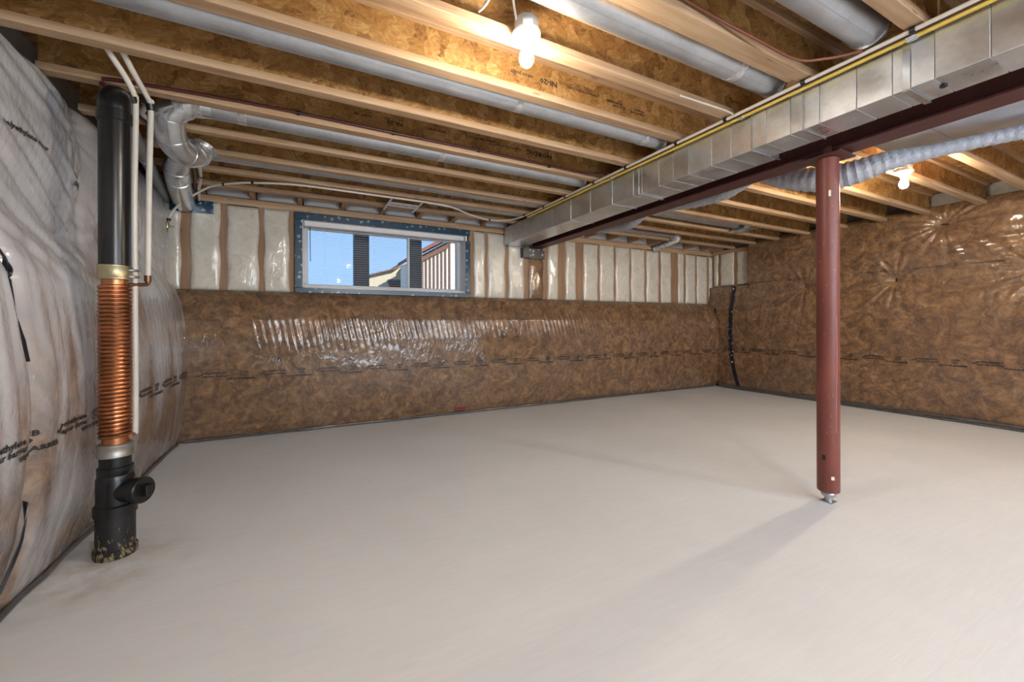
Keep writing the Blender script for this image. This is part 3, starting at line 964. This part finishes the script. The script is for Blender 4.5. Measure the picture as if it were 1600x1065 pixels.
web_print(joists[('L', 6)], yw7, [('NORDIC', 0.018, 1.93, 2.385), ('STRUCTURES', 0.016, 1.93, 2.365), ('ENGINEERED', 0.018, 1.75, 2.39), ('NI-20 JOIST', 0.018, 1.78, 2.372),
                                   ('NORDIC STRUCTURES', 0.017, 1.55, 2.395), ('NI-20', 0.04, 1.28, 2.392), ('NI-20 JOIST', 0.022, 1.12, 2.39)])
yw6 = 1.565 - FW / 2 - WT / 2 - 0.0015
web_print(joists[('R', 6)], 1.985 - FW / 2 - WT / 2 - 0.0015, [('NI-20', 0.032, 4.05, 2.36)])

# ------------------------------------------------------------------ steel beam and post
BY0, BY1 = -3.25, 4.78
beam = empty('steel_beam', (2.79, 0.8, 2.045), 'dark red primed steel I-beam carrying the joists', 'beam')
MB().box((2.712, BY0, 2.045), (2.868, BY1, 2.057), 0.001).build('bottom_flange', M['beam_red'], beam)
MB().box((2.712, BY0, 2.208), (2.868, BY1, 2.220), 0.001).build('top_flange', M['beam_red'], beam)
MB().box((2.785, BY0, 2.057), (2.795, BY1, 2.208)).build('web', M['beam_red'], beam)
MB().box((2.715, BY0, 2.2205), (2.865, BY1, 2.263), 0.002).build('wood_plate', M['lumber_y'], beam)

PX, PY = 2.782, 1.306
post = empty('steel_post', (PX, PY, 0), 'red oxide painted round steel post under the beam', 'post')
shaft = MB().lathe((PX, PY, 0), [(0.0545, 0.066), (0.0565, 0.075), (0.0565, 2.018), (0.0545, 2.020)], 40).build('shaft', M['post_red'], post)
MB().lathe((PX, PY, 0), [(0.020, 0.004), (0.020, 0.035), (0.034, 0.036), (0.038, 0.045), (0.038, 0.055), (0.030, 0.065)], 16).build('jack_screw', M['steel_screw'], post)
MB().box((PX - 0.032, PY - 0.032, 0.0005), (PX + 0.032, PY + 0.032, 0.006), 0.002).build('base_plate', M['steel_screw'], post)
mb = MB().box((PX - 0.09, PY - 0.10, 2.021), (PX + 0.095, PY + 0.10, 2.030)).box((PX - 0.093, PY - 0.06, 2.030), (PX - 0.087, PY - 0.02, 2.062)).box((PX + 0.087, PY + 0.02, 2.030), (PX + 0.094, PY + 0.06, 2.062))
mb.box((PX - 0.06, PY - 0.09, 2.030), (PX + 0.06, PY + 0.09, 2.0445))
mb.build('cap_plate', M['beam_red'], post)
th = math.atan2(-PY, -PX) + 0.12
def on_post(a, z, r=0.0572): return (PX + r * math.cos(a), PY + r * math.sin(a), z)
def post_mark(name, a, z0, z1, da, mat):
    bm = bmesh.new(); n = 6
    lo = [bm.verts.new(on_post(a - da + 2 * da * i / n, z0)) for i in range(n + 1)]
    hi = [bm.verts.new(on_post(a - da + 2 * da * i / n, z1)) for i in range(n + 1)]
    for i in range(n): bm.faces.new((lo[i], lo[i + 1], hi[i + 1], hi[i]))
    me = bpy.data.meshes.new(name); bm.to_mesh(me); bm.free()
    thick(link(name, me, mat, shaft), 0.001)
post_mark('sticker', th + 0.05, 1.79, 1.825, 0.10, M['sticker'])
post_mark('paint_spot', th - 0.5, 0.255, 0.285, 0.15, M['black_plastic'])
post_mark('sticker', th + 0.25, 0.145, 0.165, 0.14, M['sticker'])
mb = MB(); mb.tube([on_post(th + 0.62 + 0.06 * math.sin(z * 9), z, 0.0565) for z in np.linspace(0.42, 1.1, 30)], 0.0022, 6)
mb.build('paint_drip', plain('drip_paint', (0.42, 0.16, 0.12), 0.4), shaft)

# ------------------------------------------------------------------ rectangular duct beside the beam
duct = empty('rectangular_duct', (2.42, 0.8, 2.045), 'long galvanised rectangular trunk duct hung beside the steel beam', 'duct')
seams = [4.66, 4.44, 4.17, 3.88, 3.55, 3.23, 2.93, 2.645, 2.40, 2.31, 2.145, 2.02, 1.89, 1.72, 1.59, 1.46, 1.38, 1.255, 1.118, 0.965, 0.835, 0.70, 0.545, 0.30, 0.0, -0.4, -0.9]
for a, c in zip(seams[:-1], seams[1:]):
    xr = 2.57 if c >= 1.45 else 2.515
    z0 = 2.043 if c >= 1.45 else 2.049
    MB().box((2.305 + random.uniform(0, 0.002), c + 0.0012, z0 + random.uniform(0, 0.0015)), (xr, a - 0.0012, 2.256), 0.002).build('duct_section', M['galv'], duct)
MB().box((2.312, -0.9, 2.052), (2.505, 4.655, 2.252)).build('duct_core', M['galv'], duct)
for y in (3.23, 2.645, 2.355, 1.46, 1.19, 0.785):
    xr = 2.575 if y >= 1.44 else 2.52
    w = 0.012 if y in (2.355, 0.785) else 0.004
    mb = MB().box((2.300, y - w, 2.040 if y >= 1.44 else 2.046), (2.305, y + w, 2.258)).box((2.300, y - w, 2.036 if y >= 1.44 else 2.042), (xr, y + w, 2.0425 if y >= 1.44 else 2.0485))
    mb.build('drive_cleat', M['galv_bright'], duct)
mb = MB(); mb.lathe((2.40, 0.70, 2.041), [(0.012, 0.0), (0.012, 0.008)], 12); mb.build('test_hole_plug', M['black_plastic'], duct)

duct2 = empty('return_duct', (3.15, 0.2, 2.13), 'wide flat galvanised return duct behind the steel beam', 'duct')
for a, c in ((1.21, 0.95), (0.95, 0.62), (0.62, 0.30), (0.30, -0.3)):
    MB().box((2.90, c + 0.0015, 2.12 + random.uniform(0, .002)), (3.47, a - 0.0015, 2.255), 0.002).build('duct_section', M['galv'], duct2)

# ------------------------------------------------------------------ round ducts in the joist bays
def round_duct(label, x0, x1, y, z, r, bands=(), path=None, rads=None, group='round branch ducts between the joists', ends=True):
    o = empty('round_duct', (x0, y, z - r), label, 'duct', group)
    if path is None:
        MB().tube([(x0, y, z), (x1, y, z)], r, 32).build('pipe', M['galv_round'], o)
        MB().box((x0 + 0.03, y - r * 0.42, z - r * 0.915), (x1 - 0.03, y - r * 0.36, z - r * 0.90)).build('lock_seam', M['galv_round'], o)
    for bx in bands:
        MB().tube([(bx - 0.022, y, z), (bx + 0.022, y, z)], r + 0.0018, 32).build('joint_tape', M['foil'], o)
    if ends:
        MB().tube([(x1 - 0.012, y, z), (x1, y, z)], r + 0.005, 32).build('collar', M['galv_bright'], o)
    return o
dA = round_duct('long round galvanised duct between the sixth and seventh joists from the window wall', -1.02, 2.26, 2.085, 2.338, 0.063, (1.12, 2.08))
dB = round_duct('round galvanised duct between the fourth and fifth joists with an elbow cluster at its end', -0.46, 2.26, 2.985, 2.338, 0.063, (0.95, -0.30))
dC = round_duct('round galvanised duct between the second and third joists, elbow turning to the window wall', -0.62, 2.27, 3.735, 2.338, 0.063, (1.0,))
dD = round_duct('short round galvanised duct between the first and second joists from the window wall', 1.18, 2.27, 4.15, 2.338, 0.058, ())
dE = round_duct('round galvanised duct between the eighth and ninth joists, next to the lit bulb', 0.2, 2.27, 1.315, 2.345, 0.072, (1.93,))
dF = round_duct('round galvanised duct between the ninth and tenth joists from the window wall', 0.9, 2.235, 0.885, 2.345, 0.075, ())
dG = round_duct('round galvanised duct behind the beam ending at a boot plate', 2.95, 5.02, 3.40, 2.335, 0.058, (), group='round ducts behind the steel beam', ends=False)
dH = round_duct('thin round vent pipe behind the beam running to a foil elbow', 3.0, 4.80, 4.20, 2.315, 0.032, (), group='round ducts behind the steel beam', ends=False)
# elbow cluster of the fourth-bay duct
P = spline([(-0.45, 2.985, 2.338), (-0.56, 2.99, 2.335), (-0.655, 3.03, 2.285), (-0.675, 3.09, 2.22), (-0.67, 3.17, 2.16), (-0.63, 3.27, 2.135), (-0.58, 3.32, 2.165), (-0.555, 3.33, 2.215)], 6)
R_ = lerp_list([.063, .070, .080, .080, .080, .078, .074, .07], 6)
elb = MB().tube(P, R_, 32).build('elbow', M['galv_bright'], dB)
for i in (14, 22, 30, 36):
    t = (P[i + 1] - P[i - 1]).normalized()
    MB().tube([P[i] - t * 0.006, P[i] + t * 0.006], R_[i] + 0.004, 32).build('gore_seam', M['galv_bright'], elb)
t = (P[-1] - P[-3]).normalized()
MB().tube([P[-1] - t * 0.004, P[-1] + t * 0.015], 0.082, 32).build('end_flange', M['galv_bright'], elb)
for i in (4, 8):
    t = (P[i + 1] - P[i - 1]).normalized()
    MB().tube([P[i] - t * 0.02, P[i] + t * 0.02], R_[i] + 0.003, 32).build('joint_tape', M['foil'], dB)
P = spline([(-0.60, 3.735, 2.338), (-0.70, 3.74, 2.33), (-0.775, 3.79, 2.27), (-0.81, 3.90, 2.215), (-0.845, 4.12, 2.185), (-0.885, 4.40, 2.17), (-0.91, 4.655, 2.15)], 6)
R_ = lerp_list([.063, .070, .078, .08, .08, .08, .08], 6)
elb = MB().tube(P, R_, 32).build('elbow', M['galv_bright'], dC)
for i in (12, 17, 22):
    t = (P[i + 1] - P[i - 1]).normalized()
    MB().tube([P[i] - t * 0.006, P[i] + t * 0.006], R_[i] + 0.004, 32).build('gore_seam', M['galv_bright'], elb)
wd = empty('vent_pipe', (-0.9, 3.6, 2.15), 'dull galvanised vent pipe sloping along the milky wall to the window wall', 'duct')
MB().tube([(-0.85, 2.80, 2.262), (-1.04, 4.655, 2.17)], 0.038, 24).build('pipe', galv('dull_galvanised', 0.5, (0.36, 0.37, 0.38)), wd)
MB().tube([(-0.942, 3.70, 2.2175), (-0.947, 3.75, 2.215)], 0.042, 24).build('collar', M['galv_round'], wd)

# foil elbow on the vent pipe behind the beam
P = spline([(4.79, 4.20, 2.315), (4.87, 4.21, 2.31), (4.925, 4.28, 2.285), (4.935, 4.42, 2.255), (4.92, 4.66, 2.215)], 10)
mb = MB(); mb.tube(P, [0.052 + 0.010 * math.sin(i * 2.1) for i in range(len(P))], 20); mb.build('foil_elbow', M['foil'], dH)
MB().box((5.05, 3.22, 2.256), (5.21, 3.53, 2.262)).box((5.075, 3.25, 2.262), (5.185, 3.50, 2.40)).build('boot', M['galv_bright'], dG)

# silver sleeve duct slung behind the beam
fx = empty('sleeve_duct', (3.1, 2.2, 2.0), 'silver film wrapped flexible duct slung behind the red post', 'duct')
C_ = [(3.10, 3.70, 2.14), (3.09, 3.45, 2.115), (3.08, 3.25, 2.10), (3.07, 3.00, 2.15), (3.06, 2.80, 2.155), (3.06, 2.45, 2.115), (3.05, 2.15, 2.105), (3.05, 1.90, 2.145), (3.05, 1.72, 2.085),
      (3.05, 1.50, 2.005), (3.07, 1.32, 1.99), (3.13, 1.16, 2.02), (3.22, 1.0, 2.035), (3.32, 0.82, 2.05), (3.40, 0.66, 2.06), (3.45, 0.40, 2.055), (3.46, 0.0, 2.05)]
Rr = [.05, .055, .055, .03, .05, .055, .055, .03, .07, .078, .075, .06, .040, .036, .040, .05, .05]
P = spline(C_, 14)
R2 = [r * (1 + 0.06 * math.sin(i * 1.9)) for i, r in enumerate(lerp_list(Rr, 14))]
MB().tube(P, R2, 24).build('sleeve', M['flex'], fx)
for i in (3 * 14, 7 * 14):
    c = C_[i // 14]
    MB().tube([(c[0], c[1] - 0.012, c[2]), (c[0], c[1] + 0.012, c[2])], 0.034, 20).tube([(c[0], c[1], c[2] + 0.03), (c[0] + 0.01, c[1], ZJ - 0.001)], 0.004, 6).build('strap', M['foil'], fx)
MB().tube([(3.40, 0.69, 2.06), (3.403, 0.63, 2.06)], 0.046, 20).build('joint_tape', M['foil'], fx)

# ------------------------------------------------------------------ pipes along the trunk duct
def pipe(name, label, cat, pts, r, mat, n=6, clamps=(), group=None, seg=10, clamp_mat='black_plastic'):
    o = empty(name, pts[0], label, cat, group)
    sp = spline(pts, n) if n else [Vector(p) for p in pts]
    MB().tube(sp, r, seg).build('tube', mat, o)
    for c, ax in clamps:
        c = Vector(c); a = Vector(ax) * 0.009
        MB().tube([c - a, c + a], r + 0.005, 10).build('clamp', M[clamp_mat], o)
    return o
ZP = ZJ - 0.0165
cl = [((2.228, y - 0.03, ZP), (0, 1, 0)) for y in left_y[1:10]]
pipe('water_pipe', 'white water pipe clipped beside the trunk duct and along the window wall to a valve', 'pipe',
     [(2.228, -0.8, ZP), (2.228, 0.5, ZP), (2.228, 1.5, ZP), (2.228, 2.6, ZP), (2.228, 3.8, ZP), (2.215, 4.05, ZP), (2.14, 4.25, ZP), (1.95, 4.33, ZP), (1.65, 4.20, ZP), (1.30, 4.00, ZP),
      (0.6, 3.975, ZP), (0.0, 3.98, ZP), (-0.34, 4.08, ZP - 0.003), (-0.50, 4.17, ZP - 0.006), (-0.66, 4.30, 2.232), (-0.79, 4.39, 2.17), (-0.92, 4.45, 2.07), (-0.985, 4.47, 1.955)], 0.009, M['pex'],
     6, cl + [((1.95, 4.33, ZP), (1, 0, 0)), ((-0.34, 4.08, ZP - .003), (.9, -.4, 0)), ((-0.56, 4.22, ZP - .006), (.8, -.5, 0.1))])
pipe('gas_pipe', 'yellow gas pipe running along the top edge of the trunk duct', 'pipe',
     [(2.272, -0.8, ZP - 0.002), (2.272, 1.0, ZP - 0.002), (2.272, 2.5, ZP - 0.002), (2.272, 4.0, ZP - 0.002)], 0.0125, M['yellow_pipe'], 4,
     [((2.272, 0.755, ZP - 0.002), (0, 2, 0)), ((2.272, 1.50, ZP - 0.002), (0, 1, 0)), ((2.272, 2.62, ZP - 0.002), (0, 1, 0))], clamp_mat='galv_bright')
pipe('heating_pipe', 'dark maroon pipe clipped along the fifth joist from the window wall', 'pipe',
     [(-0.86, 2.735, 2.27), (-0.72, 2.735, 2.283), (-0.15, 2.737, 2.302), (0.54, 2.737, 2.300), (1.15, 2.737, 2.300), (2.0, 2.737, 2.292), (2.14, 2.728, 2.288), (2.225, 2.68, 2.284), (2.25, 2.60, 2.272), (2.25, 2.5, 2.253), (2.25, 1.2, 2.250), (2.25, 0.2, 2.250), (2.25, -0.8, 2.250)],
     0.0085, M['maroon_pipe'], 6, [((x, 2.737, z), (1, 0, 0)) for x, z in ((0.0, 2.302), (0.55, 2.300), (1.15, 2.300), (1.75, 2.292))])
pipe('drooping_pipe', 'thin red brown tube sagging under the ninth joist bay beside the trunk duct', 'pipe',
     [(0.9, 1.105, 2.33), (1.4, 1.105, 2.30), (1.74, 1.08, 2.265), (2.00, 1.06, 2.245), (2.12, 1.00, 2.250), (2.18, 0.94, 2.252), (2.207, 0.90, 2.254)], 0.0062, M['orange_pipe'], 8)

# white pipes beside the black stack
tall = empty('riser_pipe', (-0.70, 2.61, 0.53), 'white riser pipe running down beside the copper coil to its lower end', 'pipe')
MB().tube(spline([(-0.698, 2.585, 0.535), (-0.700, 2.60, 0.8), (-0.703, 2.60, 1.6), (-0.698, 2.605, 2.10), (-0.700, 2.59, 2.16), (-0.718, 2.545, 2.215), (-0.748, 2.49, 2.270), (-0.772, 2.44, 2.322)], 6), 0.0125, 14).build('tube', M['pex'], tall)
MB().tube([(-0.695, 2.575, 0.535), (-0.735, 2.55, 0.535)], 0.008, 10).build('stub', M['copper_dark'], tall)
MB().tube([(-0.705, 2.605, 2.125), (-0.708, 2.59, 2.15)], 0.018, 12).box((-0.745, 2.59, 2.15), (-0.70, 2.62, 2.163)).build('clamp', M['black_plastic'], tall)
short = empty('riser_pipe', (-0.655, 2.70, 1.25), 'shorter white riser pipe ending at a copper elbow above the coil', 'pipe')
MB().tube(spline([(-0.663, 2.64, 1.275), (-0.663, 2.66, 1.7), (-0.662, 2.69, 2.12), (-0.663, 2.69, 2.17), (-0.672, 2.64, 2.20), (-0.690, 2.55, 2.245), (-0.708, 2.45, 2.30)], 6), 0.0125, 14).build('tube', M['pex'], short)
MB().tube(spline([(-0.663, 2.64, 1.285), (-0.663, 2.637, 1.262), (-0.672, 2.625, 1.252), (-0.735, 2.555, 1.245)], 5), 0.009, 10).build('copper_stub', M['copper_dark'], short)
MB().tube([(-0.663, 2.64, 1.268), (-0.663, 2.64, 1.298)], 0.0145, 12).build('ferrule', M['copper_dark'], short)
MB().tube([(-0.662, 2.695, 2.14), (-0.664, 2.685, 2.17)], 0.018, 12).box((-0.70, 2.68, 2.165), (-0.655, 2.71, 2.178)).build('clamp', M['black_plastic'], short)
pipe('water_pipe', 'white water pipe clipped beside the round duct elbows', 'pipe',
     [(-0.672, 2.74, 2.205), (-0.77, 2.98, 2.24), (-0.775, 3.10, 2.25), (-0.70, 3.42, 2.25), (-0.655, 3.70, 2.248), (-0.69, 4.05, 2.235), (-0.765, 4.40, 2.215), (-0.80, 4.66, 2.165)], 0.0125, M['pex'], 6,
     [((-0.69, 4.05, 2.235), (0, 1, 0)), ((-0.765, 4.40, 2.215), (0, 1, 0)), ((-0.795, 4.6, 2.175), (0, 1, 0))])
pipe('heating_pipe', 'dark maroon pipe bent down beside the round duct elbows', 'pipe',
     [(-0.86, 2.735, 2.245), (-0.82, 3.0, 2.245), (-0.745, 3.42, 2.25), (-0.69, 3.66, 2.249), (-0.705, 3.9, 2.245), (-0.74, 4.12, 2.24), (-0.79, 4.4, 2.228), (-0.815, 4.66, 2.20)], 0.0125, M['maroon_pipe'], 6)

# valve and wood block in the corner
blk = empty('wood_block', (-1.05, 4.45, 1.83), 'wooden backing block for the valve in the corner', 'block')
MB().box((-1.13, 4.44, 1.84), (-1.075, 4.53, 1.935), 0.003).build('board', M['lumber_y'], blk)
MB().box((-1.074, 4.44, 1.84), (-1.025, 4.53, 1.935), 0.003).build('board', M['lumber_y'], blk)
vl = empty('shutoff_valve', (-1.0, 4.47, 1.76), 'small copper shutoff valve on the wood block', 'valve')
MB().tube(spline([(-0.986, 4.47, 1.95), (-1.0, 4.475, 1.87), (-1.015, 4.48, 1.79), (-1.03, 4.485, 1.765), (-1.075, 4.50, 1.765), (-1.12, 4.51, 1.77)], 5), 0.009, 10).build('tube', M['copper_dark'], vl)
MB().lathe((-0.994, 4.472, 1.90), [(0.016, -0.022), (0.017, -0.01), (0.017, 0.015), (0.013, 0.028)], 12).build('body', M['brass_band'], vl)
MB().box((-0.975, 4.455, 1.888), (-0.945, 4.465, 1.90), 0.002).build('handle', M['grey_band'], vl)
MB().tube([(-0.984, 4.47, 1.94), (-0.982, 4.47, 1.962)], 0.0145, 10).build('ferrule', M['black_plastic'], vl)

# ------------------------------------------------------------------ black drain stack with copper coil
SX, SY = -0.752, 2.53
st = empty('drain_stack', (SX, SY, 0), 'black drain pipe with copper heat recovery coil and cleanout', 'pipe')
def ring(name, prof, mat, seg=36): return MB().lathe((SX, SY, 0), prof, seg).build(name, mat, st)
m_dirty, nt, b = new_mat('mortar_splashed_plastic')
f = noise(nt, coords(nt, (1, 1, 0.5), rnd=False), 60, 5, 0.7)
sp = nt.nodes.new('ShaderNodeSeparateXYZ'); nt.links.new(coords(nt, rnd=False), sp.inputs[0])
g = math_n(nt, 'SUBTRACT', f, math_n(nt, 'MULTIPLY', sp.outputs['Z'], 0.75))
nt.links.new(ramp(nt, g, [(0.50, (0.010, 0.010, 0.010)), (0.56, (0.26, 0.19, 0.10))]), b.inputs['Base Color'])
b.inputs['Roughness'].default_value = 0.5
ring('lower_sleeve', [(0.070, 0.012), (0.070, 0.19)], m_dirty)
ring('base_collar', [(0.076, 0.0), (0.078, 0.012), (0.078, 0.034), (0.072, 0.040)], m_dirty)
ring('hub', [(0.071, 0.188), (0.077, 0.19), (0.077, 0.232), (0.070, 0.238)], M['abs'])
tee = ring('tee', [(0.068, 0.23), (0.068, 0.355), (0.062, 0.372)], M['abs'])
ring('hub', [(0.061, 0.368), (0.064, 0.372), (0.064, 0.405), (0.058, 0.41)], M['abs'])
ring('stub', [(0.0565, 0.40), (0.0565, 0.47)], M['abs'])
ring('rubber_band', [(0.060, 0.452), (0.0635, 0.455), (0.0635, 0.470), (0.0625, 0.472), (0.0625, 0.496), (0.0635, 0.498), (0.0635, 0.510), (0.058, 0.513)], M['grey_band'])
ring('copper_tube', [(0.047, 0.50), (0.047, 1.30)], M['copper'])
hp = []
turns = 38
for i in range(turns * 28 + 1):
    a = 2 * PI * i / 28
    hp.append((SX + 0.0515 * math.cos(a), SY + 0.0515 * math.sin(a), 0.535 + (1.235 - 0.535) * i / (turns * 28)))
mb = MB(); mb.tube(hp, 0.0085, 8); mb.build('copper_coil', M['copper'], st)
band = ring('clamp_band', [(0.0575, 1.262), (0.062, 1.264), (0.062, 1.270), (0.0605, 1.272), (0.0605, 1.318), (0.062, 1.32), (0.062, 1.326), (0.0575, 1.328)], M['brass_band'])
for z in (1.278, 1.308):
    MB().tube([(SX + 0.055, SY - 0.030, z), (SX + 0.085, SY + 0.0, z)], 0.006, 8).build('clamp_screw', M['steel_screw'], band)
ring('pipe', [(0.0565, 1.31), (0.0565, 2.02)], M['abs'])
ring('coupling', [(0.058, 1.985), (0.063, 1.99), (0.063, 2.035), (0.058, 2.04)], M['abs'])
MB().tube(spline([(SX, SY, 2.03), (SX, SY, 2.07), (SX - 0.004, SY + 0.025, 2.105), (SX - 0.015, SY + 0.08, 2.130), (SX - 0.03, SY + 0.14, 2.140), (SX - 0.06, SY + 0.24, 2.150)], 6), 0.058, 28).build('elbow', M['abs'], st)
# cleanout branch
d = Vector((0.86, -0.50, 0.03)).normalized()
c0 = Vector((SX, SY, 0.293))
mb = MB(); mb.tube([c0 + d * 0.02, c0 + d * 0.115], 0.052, 28); mb.build('branch', M['abs'], tee)
mb = MB(); mb.tube([c0 + d * 0.10, c0 + d * 0.105, c0 + d * 0.135, c0 + d * 0.14], [0.054, 0.0585, 0.0585, 0.054], 28); mb.build('cleanout_rim', M['abs'], tee)
mb = MB(); mb.obox(c0 + d * 0.152, (0.03, 0.034, 0.05), d.to_track_quat('X', 'Z'), 0.003); mb.build('plug_nut', M['abs'], tee)

# ------------------------------------------------------------------ bare bulb lamps
def lamp(x, y, zb, label, bulb='bulb'):
    """zb: centre height of the bulb"""
    o = empty('bare_bulb_lamp', (x, y, zb), label, 'lamp', 'bare bulb ceiling lamps')
    MB().lathe((x, y, zb + 0.108), [(0.040, 0), (0.052, 0.001), (0.052, 0.045), (0.050, 0.048)], 8).build('junction_box', M['galv_round'], o)
    holder = MB().lathe((x, y, zb), [(0.020, 0.045), (0.022, 0.062), (0.026, 0.066), (0.030, 0.080), (0.050, 0.086), (0.058, 0.094), (0.058, 0.104), (0.050, 0.108)], 28).build('lampholder', M['white_plastic'], o)
    MB().lathe((x, y, zb), [(0.002, -0.034), (0.012, -0.032), (0.022, -0.024), (0.0285, -0.010), (0.029, 0.002), (0.026, 0.016), (0.020, 0.030), (0.0145, 0.042), (0.013, 0.050)], 20).build('bulb', M[bulb], o)
    for dx, dy in ((0.03, 0.02), (-0.03, -0.02)):
        MB().lathe((x + dx, y + dy, zb + 0.0835), [(0.004, 0), (0.004, 0.006)], 8).build('screw', M['steel_screw'], holder)
    return o
l1 = lamp(0.832, 1.472, 2.142, 'lit bare bulb in a white lampholder on the eighth joist, near the trunk duct')
MB().tube(spline([(0.79, 1.475, 2.275), (0.755, 1.44, 2.33), (0.735, 1.42, 2.40), (0.72, 1.42, 2.42), (0.695, 1.44, 2.38), (0.66, 1.50, 2.32), (0.645, 1.53, 2.31)], 6), 0.0048, 8).build('cable', M['white_plastic'], l1)
cab = pipe('cable', 'white cable hanging under the eighth joist beside the trunk duct', 'cable', [(1.80, 1.529, 2.262), (1.95, 1.52, 2.259), (2.05, 1.505, 2.250), (2.13, 1.50, 2.247), (2.205, 1.51, 2.250)], 0.0045, M['pex'])
l2 = lamp(4.245, 1.466, 2.148, 'lit bare bulb in a white lampholder among the joists behind the beam', 'bulb_warm')
MB().box((4.19, 1.41, 2.304), (4.30, 1.50, 2.318)).build('mounting_bar', M['galv_round'], l2)
lamp(0.9, -1.55, 2.148, 'lit bare bulb hanging in the unseen half of the room, on the drain stack side', 'bulb_strong')  # unseen lamp added to brighten the room
lamp(4.3, -1.55, 2.148, 'lit bare bulb hanging in the unseen half of the room, on the blanket side', 'bulb_strong')  # second unseen lamp added as fill

# ------------------------------------------------------------------ register bracket under the joists
rb = empty('register_frame', (0.94, 4.25, 2.255), 'white slotted metal frame fixed across two joists in front of the window', 'bracket')
MB().box((0.785, 4.00, 2.252), (0.803, 4.45, 2.262)).build('rail', M['white_vinyl'], rb)
MB().box((1.082, 4.00, 2.252), (1.100, 4.45, 2.262)).build('rail', M['white_vinyl'], rb)
mb = MB().box((0.803, 4.165, 2.253), (1.082, 4.19, 2.262)).box((0.803, 4.265, 2.253), (1.082, 4.29, 2.262))
for i in range(15):
    x = 0.803 + i * 0.0195
    mb.box((x, 4.19, 2.254), (x + 0.011, 4.265, 2.261))
mb.build('slotted_plate', M['white_vinyl'], rb)
